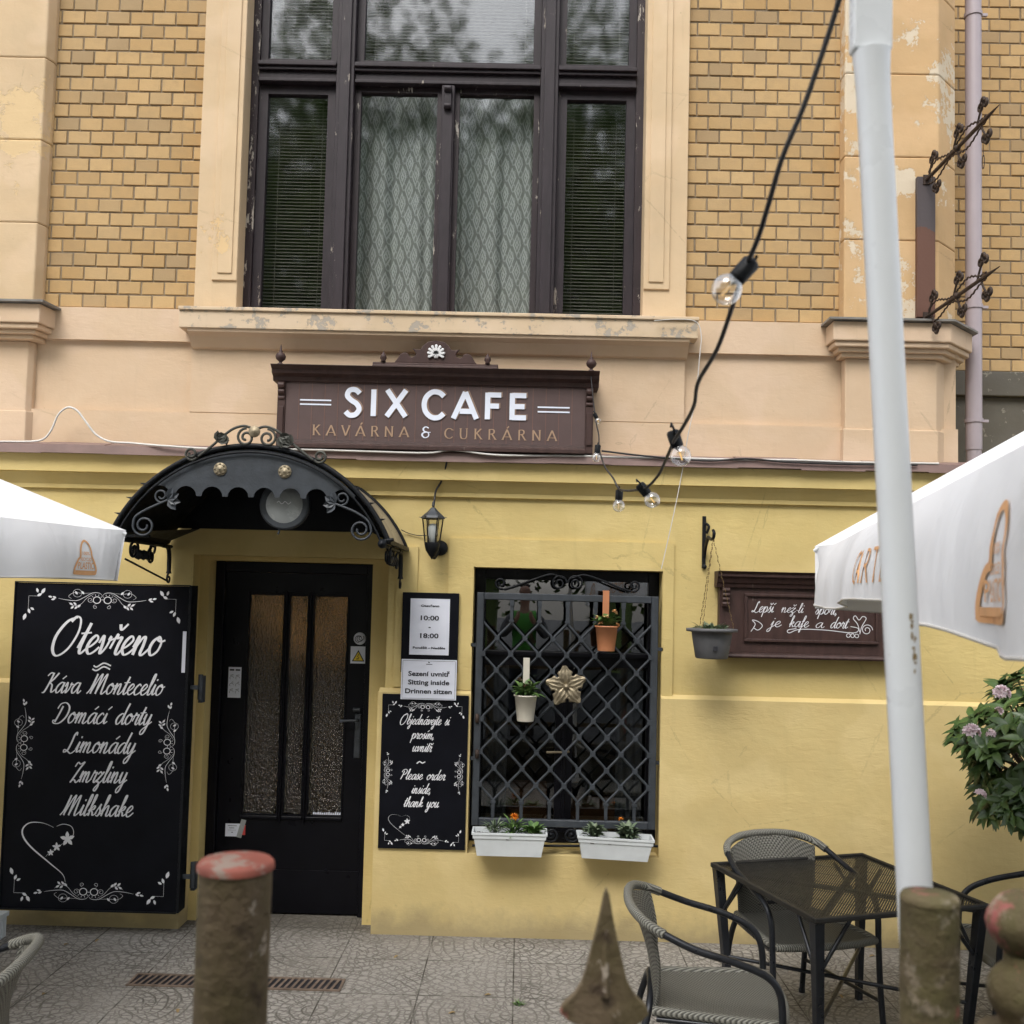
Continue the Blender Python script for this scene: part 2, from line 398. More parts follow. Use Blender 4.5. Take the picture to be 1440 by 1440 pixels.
def paving():
    q = N('stamped_concrete_slabs'); S = .455
    sx = q.n('SeparateXYZ', Vector=q.mapv(loc=(0, .86, 0))); x, y = sx.outputs[0], sx.outputs[1]
    wob = q.math('MULTIPLY', q.math('SUBTRACT', q.noise(9, 3), .5), .03)
    xs, ys = q.math('ADD', x, wob), q.math('ADD', y, wob)
    fx, fy = q.math('FRACT', q.math('DIVIDE', x, S)), q.math('FRACT', q.math('DIVIDE', y, S))
    ex = q.math('MINIMUM', fx, q.math('SUBTRACT', 1., fx)); ey = q.math('MINIMUM', fy, q.math('SUBTRACT', 1., fy))
    joint = q.math('MULTIPLY', q.ramp(q.math('MINIMUM', ex, ey), .004, .011, 1, 0), q.ramp(q.noise(6,4), .35, .6, .35, 1.))
    ux, uy = q.math('PINGPONG', xs, S), q.math('PINGPONG', q.math('ADD', ys, .2), S)
    r = q.math('SQRT', q.math('ADD', q.math('MULTIPLY', ux, ux), q.math('MULTIPLY', uy, uy)))
    th = q.math('ARCTAN2', uy, ux); rr = q.math('DIVIDE', r, .056); row = q.math('FLOOR', rr); fr = q.math('FRACT', rr)
    arc = q.ramp(q.math('MINIMUM', fr, q.math('SUBTRACT', 1., fr)), .05, .13, 1, 0)
    nseg = q.math('ADD', q.math('MULTIPLY', row, .9), 1.)
    ft = q.math('FRACT', q.math('ADD', q.math('MULTIPLY', q.math('MULTIPLY', th, nseg), 1.15), q.math('MULTIPLY', row, .37)))
    seg = q.ramp(q.math('MULTIPLY', q.math('MINIMUM', ft, q.math('SUBTRACT', 1., ft)), 1.), .045, .12, 1, 0)
    vc = q.n('TexVoronoi', feature='DISTANCE_TO_EDGE', Vector=q.mapv((1,1.15,0)), Scale=22.).outputs[0]
    crack = q.ramp(vc, .03, .10, 1, 0)
    sel = q.ramp(q.noise(3.1, 3, q.mapv(loc=(4,2,0))), .46, .54)
    pat = q.math('MAXIMUM', q.math('MULTIPLY', arc, q.math('SUBTRACT', 1., q.math('MULTIPLY', sel, .75))), q.math('MULTIPLY', q.math('MAXIMUM', seg, crack), .8))
    fade = q.ramp(q.noise(2.5, 4), .3, .6, .45, 1.)
    pat = q.math('MULTIPLY', pat, fade)
    vn = q.n('TexNoise', Vector=q.tc, Scale=1.2, Detail=5).outputs[0]
    tile = q.n('TexWhiteNoise', noise_dimensions='2D', Vector=q.n('CombineXYZ', X=q.math('FLOOR', q.math('DIVIDE', x, S)), Y=q.math('FLOOR', q.math('DIVIDE', y, S))).outputs[0]).outputs[0]
    c = q.mix(q.ramp(vn, .3, .7), (.24,.22,.195), (.37,.35,.32))
    c = q.mix(q.math('MULTIPLY', tile, .45), c, (.22,.20,.17))
    c = q.mix(q.ramp(q.noise(150, 2), .35, .7, 0, .5), c, (.36,.34,.31))
    c = q.mix(q.ramp(q.noise(55, 3), .55, .75, 0, .55), c, (.10,.09,.075))
    c = q.mix(q.math('MULTIPLY', pat, .78), c, (.055,.048,.038)); c = q.mix(joint, c, (.045,.04,.03))
    yy = q.math('ADD', sx.outputs[1], q.math('MULTIPLY', q.noise(6,5), .35))
    c = q.mix(q.ramp(yy, .88, 1.12, 0, .6), c, (.07,.06,.045))
    h = q.math('SUBTRACT', 1., q.math('MAXIMUM', pat, joint))
    nb = q.bump(h, .7, .006); nb = q.bump(q.noise(120, 4), .5, .003, nb)
    return q.fin(c, .82, nb, spec=.3)
m_pave = paving()
def rustpost(name, moss):
    q = N(name)
    c = q.mix(q.ramp(q.noise(9, 6, q.mapv((1,1,.5)), .65), .38, .62), (.155,.11,.065), (.10,.078,.03))
    c = q.mix(q.ramp(q.noise(22, 5), .56, .66, 0, .9), c, (.05,.03,.02))
    c = q.mix(q.ramp(q.noise(6, 6, q.mapv((1,1,.6),(3.3,1,2)), .7), .63, .66, 0, .85), c, (.42,.14,.11))
    c = q.mix(q.ramp(q.noise(30, 5, q.mapv(loc=(5,5,5)), .7), .62, .66, 0, .7), c, (.50,.42,.34))
    if moss:
        c = q.mix(q.ramp(q.noise(7, 6, q.mapv(loc=(1,2,8)), .7), .45, .62, 0, .65), c, (.13,.115,.04))
        c = q.mix(q.ramp(q.noise(8, 5, q.mapv(loc=(9,2,1)), .7), .56, .62, 0, .9), c, (.40,.12,.11))
        c = q.mix(q.ramp(q.noise(16, 6, q.mapv(loc=(3,6,1)), .75), .56, .62, 0, .8), c, (.34,.27,.19))
    return q.fin(c, .8, q.bump(q.noise(50, 5), .8, .006, q.bump(q.noise(14, 5, rough=.7), .6, .01)))
m_post = rustpost('rusty_fence_paint', False); m_moss = rustpost('mossy_fence_paint', True)
m_postcap = simple('red_cap_paint', (.27,.075,.05), .7, 0, .3, 20, .4, 40, wear=((.26,.19,.15), 26, .53))

m_dry = leafmat('dry_leaf', (.20,.12,.05), (.30,.22,.10), .7)
# ================================================================== SETTING
mb = MB(); mb.box(-90, 90, -90, 60, -.30, -.12); build('ground', mb, m_asphalt, kind='structure')
mb = MB(); mb.box(-14, 14, -4.35, .6, -.1, G); build('pavement', mb, m_pave, kind='structure')
mb = MB(); mb.box(-60, 60, -60, -4.354, -.1, .30); build('road', mb, m_asphalt, kind='structure')
mb = MB(); mb.box(-14, 14, -4.50, -4.34, -.1, .45); build('kerb', mb, m_stone, kind='structure')

# ================================================================== BUILDING
B = empty('cafe_building', (0, 0, G), 'old townhouse facade with yellow ground floor, peach band and ochre brick upper wall', 'building')

def slab_holes(mb, x0, x1, z0, z1, y0, y1, holes, top=True):
    xs = sorted({x0, x1, *[h[0] for h in holes], *[h[1] for h in holes]}); zs = sorted({z0, z1, *[h[2] for h in holes], *[h[3] for h in holes]})
    xs = [x for x in xs if x0 <= x <= x1]; zs = [z for z in zs if z0 <= z <= z1]
    for i in range(len(xs)-1):
        for j in range(len(zs)-1):
            cx, cz = (xs[i]+xs[i+1])/2, (zs[j]+zs[j+1])/2
            if any(h[0] < cx < h[1] and h[2] < cz < h[3] for h in holes): continue
            mb.quad((xs[i],y0,zs[j]),(xs[i+1],y0,zs[j]),(xs[i+1],y0,zs[j+1]),(xs[i],y0,zs[j+1]))
    for h in holes:
        a,b,c,d = h; c2 = max(c, z0); d2 = min(d, z1)
        mb.quad((a,y0,c2),(a,y0,d2),(a,y1,d2),(a,y1,c2)); mb.quad((b,y0,d2),(b,y0,c2),(b,y1,c2),(b,y1,d2))
        if c > z0: mb.quad((a,y0,c),(b,y0,c),(b,y1,c),(a,y1,c))
        if d < z1: mb.quad((b,y0,d),(a,y0,d),(a,y1,d),(b,y1,d))
    for (a,b) in ((x0,x1),):
        if top: mb.quad((a,y0,z1),(b,y0,z1),(b,y1,z1),(a,y1,z1)); mb.quad((a,y0,z0),(b,y0,z0),(b,y1,z0),(a,y1,z0))
        mb.quad((a,y0,z0),(a,y0,z1),(a,y1,z1),(a,y1,z0)); mb.quad((b,y0,z0),(b,y0,z1),(b,y1,z1),(b,y1,z0))

DOOR = (-1.905, -.775, -.2, 2.155); DOOR2 = (-1.848, -.885, -.2, 2.128)
WIN = (-.281, .803, .535, 2.118)
mb = MB()
slab_holes(mb, -6, 6, 1.36, 2.62, 0, .12, [DOOR, WIN], top=False)
slab_holes(mb, -6, 6, -.15, 2.62, .121, .42, [DOOR2, (WIN[0]-.002, WIN[1]+.002, WIN[2]-.003, WIN[3]+.002)])
# shallow surrounds and vertical strips
yy = -.012
mb.box(X(630,830), WIN[0]-.002, yy, .001, 1.415, 2.285); mb.box(WIN[1]+.002, X(947,830), yy, .001, 1.40, 2.285)
mb.box(WIN[0]-.002, WIN[1]+.002, yy, .001, WIN[3]+.003, 2.285)
mb.box(X(556,860), X(586,860), yy, .001, 1.425, 2.23)
build('stucco_wall', mb, m_yel, B)
mb = MB()
def plinthslab(mb, x0, x1, z0, z1, holes):
    slab_holes(mb, x0, x1, z0, z1, -.032, .118, holes, top=False)
    # weathered slope on top
    for (a, b) in ((-6, DOOR[0]), (DOOR[1]-.03, WIN[0]), (WIN[1], 6)):
        mb.add([(a,-.032,z1),(b,-.032,z1),(b,.0,z1+.022),(a,.0,z1+.022)], [(0,1,2,3)])
plinthslab(mb, -6, 6, -.15, 1.395, [(DOOR[0]+.01, DOOR[1]-.035, -.2, 2.2), (WIN[0]+.002, WIN[1]-.002, .50, 2.2)])
build('plinth', mb, m_yel_low, B)
# cornice under the ledge
mb = MB()
mb.profx([(.05,2.715),(-.085,2.715),(-.085,2.612),(-.062,2.608),(-.050,2.585),(-.022,2.545),(-.022,2.522),(-.0,2.515),(.05,2.515)], -6, 2.50)
build('cornice', mb, m_yel, B)
mb = MB()
for i in range(24):   # flashing sheets with slight sag at the laps
    a = -6+i*.36; b = min(a+.362, 2.56); s = random.uniform(-.004,.004)
    if a > 2.5: break
    mb.profx([(.03,2.800+s),(-.125,2.762+s),(-.13,2.712+s),(-.12,2.712+s),(-.118,2.75+s),(.03,2.78+s)], a, b)
build('ledge_flashing', mb, m_flash, B)

# peach band
BZ0, BZ1 = 2.72, 3.592
sxl, sxr = X(268,540), X(962,560)
mb = MB()
mb.box(-6, 2.50, .03, .4, 2.7, BZ1)
mb.box(-6, 2.50, -.001, .031, Z(150,478), BZ1-.001)
mb.box(-6, 2.50, -.001, .031, 2.70, Z(150,577))
mb.box(sxl, sxr, -.004, .031, Z(150,577)+.002, Z(150,478)-.002)
mb.box(sxl+.01, sxr-.02, -.010, .001, 2.70, Z(150,577)-.006)
build('stucco_band', mb, m_pea, B)
# window sill: thin weathered slab and moulded fascia below it
S0, S1 = -2.012, .972
mb = MB(); mb.box(S0, S1, -.135, .14, 3.553, 3.574); mb.box(S0+.004, S1-.004, -.122, .1, 3.452, 3.5525)
build('window_sill', mb, m_sill, B, bevel=.004)
mb = MB(); mb.profx([(.02,3.451),(-.112,3.451),(-.108,3.435),(-.075,3.415),(-.045,3.38),(-.03,3.362),(-.012,3.355),(.02,3.355)], S0+.05, S1-.05)
build('sill_moulding', mb, m_pea, B)
# window surround
for (a, b, sg) in ((-1.962, -1.712, 1), (.660, .912, -1)):
    mb = MB()
    mb.box(a, b, -.022, .2, 3.575, 6.3)
    if sg == 1:
        mb.box(a+.10, b-.001, -.034, -.021, 3.76, 6.3); mb.box(a+.135, b-.03, -.042, -.033, 3.80, 6.3)
    else:
        mb.box(a+.001, b-.10, -.034, -.021, 3.76, 6.3); mb.box(a+.03, b-.135, -.042, -.033, 3.80, 6.3)
    build('window_surround', mb, m_sur, B, bevel=.004)
# brickwork
def bricks(x0, x1, z0, z1, Y, name, off=0.):
    mb = MB(); pz, px = .0822, .1372; j = .0095; r = 0; z = z0
    while z < z1:
        x = x0 - (px*.5 if r % 2 else 0) - px*off
        while x < x1:
            a, b = max(x+j/2, x0), min(x+px-j/2, x1)
            if b-a > .015:
                d = random.uniform(-.0025, .0025); dz = random.uniform(-.0012, .0012); dx = random.uniform(-.0015,.0015)
                mb.bev(a+dx, b+dx, Y+d, Y+.02, z+j/2+dz, z+pz-j/2+dz, .003)
            x += px
        z += pz; r += 1
    build(name, mb, m_brick, B)
    mb = MB(); mb.box(x0-.01, x1+.01, Y+.006, Y+.15, z0, z1+.2); build('mortar', mb, m_mortar, B)
bricks(-2.872, -1.962, 3.598, 5.95, .03, 'brick_wall', .3)
bricks(.912, 1.818, 3.598, 5.95, .03, 'brick_wall', .1)
bricks(2.535, 4.6, 3.50, 6.3, .72, 'wing_brick_wall', .4)
mb = MB(); mb.box(2.5, 5, .66, 1.2, 3.33, 3.49); mb.box(2.5, 5, .70, 1.2, 2.0, 3.328)
build('wing_stone', mb, m_stone, B, bevel=.006)

def prismz(mb, poly, z0, z1):
    n = len(poly); vs = [(x,y,z0) for x,y in poly]+[(x,y,z1) for x,y in poly]
    mb.add(vs, [tuple(range(n))[::-1], tuple(range(n,2*n))]+[(i,(i+1)%n,(i+1)%n+n,i+n) for i in range(n)])
def rpoly(o): return [(1.817-o,.2),(1.817-o,-.06-o),(2.363+.4*o,-.06-o),(2.533+o,.11-.4*o),(2.533+o,.75),(2.2,.75)]
def lpoly(o): return [(-6,.2),(-6,-.06-o),(-2.885+o,-.06-o),(-2.862+o,.0),(-2.862+o,.2)]
def pilaster(poly, name, mat, o0):
    mb = MB()
    for z0, z1 in ((3.60,4.070),(4.070,4.565),(4.565,5.062),(5.062,5.555),(5.555,6.3)):
        prismz(mb, poly(0), z0+.0005, z1-.0005)
    build(name, mb, mat, B, bevel=.009)
    mb = MB()
    prismz(mb, poly(.085), 3.455, 3.565); prismz(mb, poly(.07), 3.425, 3.4545); prismz(mb, poly(.045), 3.40, 3.4245); prismz(mb, poly(.02), 3.375, 3.3995)
    prismz(mb, poly(o0), 2.72, 3.3745); prismz(mb, poly(o0+.012), 2.72, 2.965)
    build(name+'_base', mb, m_pea, B, bevel=.006)
    mb = MB(); p = poly(.115); prismz(mb, p, 3.568, 3.58); prismz(mb, poly(.03), 3.58, 3.60)
    build(name+'_flashing', mb, m_lead, B)
pilaster(rpoly, 'pilaster', m_pil2, -.015); pilaster(lpoly, 'pilaster', m_pil, -.03)

# upper window -----------------------------------------------------
def uframe():
    w = MB(); y0 = .10
    W0, W1, Zb, Zt = -1.712, .660, 3.5745, 6.3
    w2 = MB(); w2.box(W0, W0+.045, y0, .2, Zb, Zt); w3 = MB(); w3.box(W1-.045, W1, y0, .2, Zb, Zt)
    def xr(px): return X(px, 300, y0)
    ml = (xr(468), xr(493)); mr = (xr(756), xr(781)); mc = (xr(616), xr(636))
    tz0, tz1 = Z(620,121,y0), Z(620,94,y0)
    for a, b in (ml, mr):
        w.box(a, b, y0-.035, .2, Zb, Zt); w.box(a+.022, b-.022, y0-.052, y0-.034, Zb+.05, Zt); w.box(a-.008, b+.008, y0-.045, .19, Zb, Zb+.05)
    for (a, b) in ((W0+.046, ml[0]-.001), (ml[1]+.001, mr[0]-.001), (mr[1]+.001, W1-.046)):
        w.box(a, b, y0-.01, .2, tz0, tz1); w.box(a, b, y0-.045, y0-.011, tz1-.028, tz1-.002); w.box(a, b, y0-.025, y0-.011, tz0, tz0+.02)
        w.box(a, b, y0-.03, y0-.011, tz1-.05, tz1-.03)
    # sashes
    panes = []
    def sash(a, b, z0, z1, t=.045, y=y0+.02):
        s = MB(); s.box(a, a+t, y, y+.05, z0, z1); s.box(b-t, b, y, y+.05, z0, z1); s.box(a+t, b-t, y+.001, y+.049, z1-t, z1); s.box(a+t, b-t, y+.001, y+.049, z0, z0+t*.9)
        g = MB(); g.box(a+t*.7, b-t*.7, y+.025, y+.029, z0+t*.6, z1-t*.7); panes.append((s, g, (a+t, b-t, z0+t, z1-t)))
    sash(W0+.046, ml[0]-.002, Zb+.002, tz0-.002, .055); sash(ml[1]+.002, mc[0]+.010, Zb+.002, tz0-.002, .035)
    sash(mc[1]-.010, mr[0]-.002, Zb+.002, tz0-.002, .035); sash(mr[1]+.002, W1-.046, Zb+.002, tz0-.002, .055)
    sash(W0+.046, ml[0]-.002, tz1+.002, Zt, .045); sash(ml[1]+.002, mr[0]-.002, tz1+.002, Zt, .045); sash(mr[1]+.002, W1-.046, tz1+.002, Zt, .045)
    w.box(mc[0]+.004, mc[1]-.004, y0-.02, y0+.019, Zb+.001, tz0-.003)
    w.box(mc[0]+.012, mc[1]-.012, y0-.03, y0-.021, Zb+.03, tz0-.16)
    # carved bracket at the head of the meeting post
    zc = tz0-.02; mx = (mc[0]+mc[1])/2
    w.box(mx-.022, mx+.022, y0-.045, y0-.021, zc-.11, zc); w.lathe([(.0,-.024),(.021,-.022),(.021,.022),(0,.024)], (mx, y0-.045, zc-.02), 10, 'x'); w.lathe([(.0,-.024),(.019,-.022),(.019,.022),(0,.024)], (mx, y0-.042, zc-.125), 10, 'x')
    W = build('window', w, m_winwood, B, bevel=.004)
    build('frame', w2, m_winwood2, W); build('frame', w3, m_winwood2, W)
    for s, g, _ in panes:
        build('sash', s, m_winwood2 if s is panes[1][0] or s is panes[2][0] else m_winwood, W); build('pane', g, m_glass, W)
    # venetian blinds
    for k in (0, 3, 4, 5, 6):
        a, b, z0, z1 = panes[k][2]; s = MB(); z = z0-.03
        while z < min(z1+.05, 6.0):
            s.add([(a-.02,.232,z+.0),(b+.02,.232,z),(b+.02,.246,z+.013),(a-.02,.246,z+.013)], [(0,1,2,3)]); z += .021
        for xx in (a+.05, b-.05): s.box(xx-.002, xx+.002, .228, .231, z0-.02, min(z1, 6.))
        build('blind', s, m_blind, W)
    # lace curtain with folds
    s = MB(); a, b = panes[1][2][0]-.03, panes[2][2][1]+.03; n = 160; vs = []
    for i in range(n+1):
        t = i/n; x = a+(b-a)*t; y = .30+.028*sin(t*31+1.2*sin(t*9))+.012*sin(t*70)
        for z in (3.56, 4.2, 5.06): vs.append((x+.01*sin(t*31+z), y, z))
    s.add(vs, [(i*3+j, (i+1)*3+j, (i+1)*3+j+1, i*3+j+1) for i in range(n) for j in range(2)], True)
    build('curtain', s, m_lace, W)
uframe()
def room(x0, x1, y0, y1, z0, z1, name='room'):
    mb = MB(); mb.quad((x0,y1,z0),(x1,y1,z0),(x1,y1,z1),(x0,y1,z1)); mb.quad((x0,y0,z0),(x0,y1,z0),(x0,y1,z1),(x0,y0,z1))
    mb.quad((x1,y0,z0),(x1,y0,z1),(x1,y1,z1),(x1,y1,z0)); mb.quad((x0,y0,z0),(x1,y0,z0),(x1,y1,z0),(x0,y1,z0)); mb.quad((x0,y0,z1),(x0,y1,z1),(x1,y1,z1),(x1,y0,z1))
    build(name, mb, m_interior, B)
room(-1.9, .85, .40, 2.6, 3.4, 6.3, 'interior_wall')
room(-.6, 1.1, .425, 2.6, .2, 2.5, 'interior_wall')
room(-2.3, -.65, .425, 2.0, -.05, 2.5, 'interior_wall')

# cafe window -----------------------------------------------------
w = MB(); y = .13; a, b, z0, z1 = WIN; t = .062
w.box(a, a+t, y, y+.07, z0, z1); w.box(b-t, b, y, y+.07, z0, z1); w.box(a+t, b-t, y+.001, y+.069, z1-t, z1); w.box(a+t, b-t, y+.001, y+.069, z0, z0+t)
tz = Z(790, 924, y); w.box(a+t, b-t, y-.015, y+.068, tz-.055, tz+.03); w.box(a+t, b-t, y-.035, y-.016, tz+.005, tz+.03)
cx = (a+b)/2; w.box(cx-.05, cx+.05, y-.002, y+.066, z0+t, tz-.056); w.box(cx-.012, cx+.012, y-.018, y-.003, z0+t, tz-.056)
W = build('window', w, m_blackgloss, B, bevel=.003)
for (p, q_, r, s_) in ((a+t, b-t, tz+.03, z1-t), (a+t, cx-.05, z0+t, tz-.055), (cx+.05, b-t, z0+t, tz-.055)):
    g = MB(); g.box(p-.005, q_+.005, y+.03, y+.034, r-.005, s_+.005); build('pane', g, m_glass2, W)
for (p, q_) in ((a+.06, a+.21), (b-.22, b-.06)):
    g = MB(); vs = []
    for i in range(25):
        tt = i/24; x = p+(q_-p)*tt; vs += [(x, .32+.015*sin(tt*19), z0), (x, .32+.015*sin(tt*19), tz-.05)]
    g.add(vs, [(2*i,2*i+2,2*i+3,2*i+1) for i in range(24)], True); build('curtain', g, m_drape, W)
g = MB(); g.box(a+.12, a+.46, .45, .75, z0, z0+.24); g.box(a+.55, b-.1, .5, .9, z0-.1, z0+.12); build('cardboard_box', g, m_wood, W)
g = MB(); g.tube([(cx-.10, y-.04, Z(790,1057,y)), (cx+.0, y-.05, Z(790,1056,y)), (cx+.03, y-.02, Z(790,1056,y))], .007); build('handle', g, m_brass, W)

# door -----------------------------------------------------
dx0, dx1, dz0, dz1 = DOOR2[0]+.002, DOOR2[1]-.002, G+.004, 2.126; DY = .26
w = MB()
w.box(dx0, dx0+.055, DY-.03, DY+.06, dz0, dz1); w.box(dx1-.045, dx1, DY-.03, DY+.06, dz0, dz1); w.box(dx0+.055, dx1-.045, DY-.029, DY+.06, dz1-.06, dz1)
DR = build('door', w, m_blackgloss, B, bevel=.004)
def dX(px, py): return X(px, py, DY)
def dZ(px, py): return Z(px, py, DY)
gz0, gz1 = dZ(415,1146), dZ(415,838)
gx = [(dX(346,1000), dX(394,1000)), (dX(403,1000), dX(428,1000)), (dX(437,1000), dX(484,1000))]
w = MB(); L0, L1 = dx0+.057, dx1-.047; lz1 = dz1-.062
hs = [(p, q_, gz0, gz1) for p, q_ in gx]
slab_holes(w, L0, L1, dz0+.01, lz1, DY, DY+.04, hs)
w.box(L0+.0, L1, DY-.008, DY-.0005, dz0+.01, dz0+.26)
for p, q_ in gx:
    w.bev(p-.010, q_+.010, DY-.014, DY-.0005, gz0-.028, gz0-.004, .005); w.box(p-.008, p-.0005, DY-.010, DY-.0005, gz0-.004, gz1+.01); w.box(q_+.0005, q_+.008, DY-.010, DY-.0005, gz0-.004, gz1+.01)
w.box(gx[0][0]-.01, gx[2][1]+.01, DY-.010, DY-.0005, gz1+.011, gz1+.02)
for k in (0, 1):
    m_ = (gx[k][1]+gx[k+1][0])/2; w.box(m_-.004, m_+.004, DY-.022, DY-.011, gz0-.05, gz1+.03)
LF = build('leaf', w, m_blackgloss, DR, bevel=.0015)
for p, q_ in gx:
    g = MB(); g.box(p-.003, q_+.003, DY+.018, DY+.024, gz0-.003, gz1+.003); build('pane', g, m_frost, DR)
g = MB()
hx = dX(503, 1030); g.bev(hx-.019, hx+.019, DY-.010, DY-.001, dZ(500,1066), dZ(500,1004), .004)
g.tube(cr([(hx, DY-.01, dZ(500,1012)),(hx,DY-.05,dZ(500,1012)),(hx-.04,DY-.055,dZ(500,1012)),(hx-.10,DY-.05,dZ(500,1013))],5), .008)
g.lathe([(.012,-.014),(.012,-.009)], (hx, DY, dZ(500,1040)), 10, 'y'); g.tube([(hx-.03,DY-.012,dZ(500,998)),(hx+.01,DY-.012,dZ(500,998))], .012)
build('handle', g, m_iron, DR)
# stickers on the door
def sheet(name, m, x0, x1, z0, z1, Y, parent, rot=0., th=.0012):
    g = MB(); c = Vector(((x0+x1)/2, Y, (z0+z1)/2)); hw, hh = (x1-x0)/2, (z1-z0)/2
    g.obox(c, (hw*cos(rot),0,hw*sin(rot)), (0,th/2,0), (-hh*sin(rot),0,hh*cos(rot))); return build(name, g, m, parent)
st = sheet('sticker', m_paper, dX(321,960), dX(339,960), dZ(330,981), dZ(330,938), DY-.002, DR)
g = MB(); x0, x1 = dX(321,960), dX(339,960); zt = dZ(330,938); W_ = x1-x0
for c in range(2):
    cxx = x0+W_*(.27+.46*c); g.poly([(cxx-.014, zt-.012), (cxx+.014, zt-.012), (cxx+.014, zt-.022), (cxx-.014, zt-.022)], DY-.0035)
    for r_ in range(3):
        zz = zt-.05-.042*r_; g.ribbon([(cxx-.010+.01*(r_==1), zz), (cxx+.010, zz+.004)], .003, DY-.0035); g.ribbon([(cxx+.012*cos(a_*.8), zz-.015+.010*sin(a_*.8)) for a_ in range(6)], .002, DY-.0035)
build('sticker_print', g, m_ink, st)
g = MB(); g.lathe([(0,-.002),(.036,-.0018),(.037,0)], (dX(506,898), DY-.001, dZ(506,898)), 20, 'y'); st = build('round_sticker', g, m_paper, DR)
g = MB(); c = (dX(506,898), dZ(506,898))
for k in range(3): g.ribbon(spiral(c[0]-.008+.008*k, c[1]+.004*(k-1), .022-.006*k, .018, k, .8, 14), .0035, DY-.0042)
build('sticker_print', g, m_ink, st)
st = sheet('warning_sticker', m_paper, dX(493,921), dX(515,921), dZ(504,933), dZ(504,909), DY-.002, DR)
c = (dX(504,921), dZ(504,922)-.002)
g = MB(); g.poly([(c[0]-.038, c[1]-.032), (c[0]+.038, c[1]-.032), (c[0], c[1]+.036)], DY-.003); build('warning_border', g, m_ink, st)
g = MB(); g.poly([(c[0]-.029, c[1]-.027), (c[0]+.029, c[1]-.027), (c[0], c[1]+.024)], DY-.0045); build('warning_triangle', g, m_warn, st)
g = MB(); g.ribbon([(c[0]+.004,c[1]+.012),(c[0]-.005,c[1]-.004),(c[0]+.004,c[1]-.007),(c[0]-.002,c[1]-.022)], .004, DY-.006); g.ribbon([(c[0]-.010,c[1]-.021),(c[0]-.004,c[1]-.012)], .004, DY-.006); build('warning_mark', g, m_ink, st)
st = sheet('sticker', m_paper, dX(317,1167), dX(338,1167), dZ(327,1176), dZ(327,1158), DY-.002, DR)
g = MB()
for r_, (wd, off) in enumerate(((.055,0),(.035,0),(.05,0),(.012,0))):
    cxx, zz = dX(327,1167), dZ(327,1161)-.013*r_; n_ = int(wd/.006)
    for k in range(n_): g.ribbon([(cxx-wd/2+k*.006, zz), (cxx-wd/2+k*.006+.0035, zz+.001)], .005 if r_ != 2 else .002, DY-.0035)
build('sticker_print', g, m_ink, st)
sheet('red_sticker', m_red, dX(337,1167), dX(345,1167), dZ(341,1174), dZ(341,1160), DY-.0015, DR)
sheet('slanted_sticker', m_stained, dX(336,1167), dX(343,1167), dZ(340,1178), dZ(340,1152), DY-.004, DR, -.25)
g = MB(); z = gz0+.003; xx = gx[2][0]+.03
while xx < gx[2][1]-.01: g.poly([(xx,z),(xx+.011,z),(xx+.010,z+random.uniform(.008,.02)),(xx+.002,z+.012)], DY+.016); xx += .013
build('torn_label', g, m_paper, DR)
# small lamps added behind the door to give the rippled panes warm glints
random.seed(3)
for k in range(18):
    L = MB(); q_ = (-1.85+.058*k+random.uniform(-.03,.03), .75+.5*random.random(), 1.95-.42*random.random()**2)
    L.lathe([(0,-.014),(.011,-.008),(.014,0),(.011,.010),(0,.015)], q_, 8); build('glint_lamp', L, m_lamp, B)
# threshold
mb = MB(); mb.box(DOOR2[0]+.001, DOOR2[1]-.001, .13, .43, -.05, G+.003); build('threshold', mb, m_pave, B)
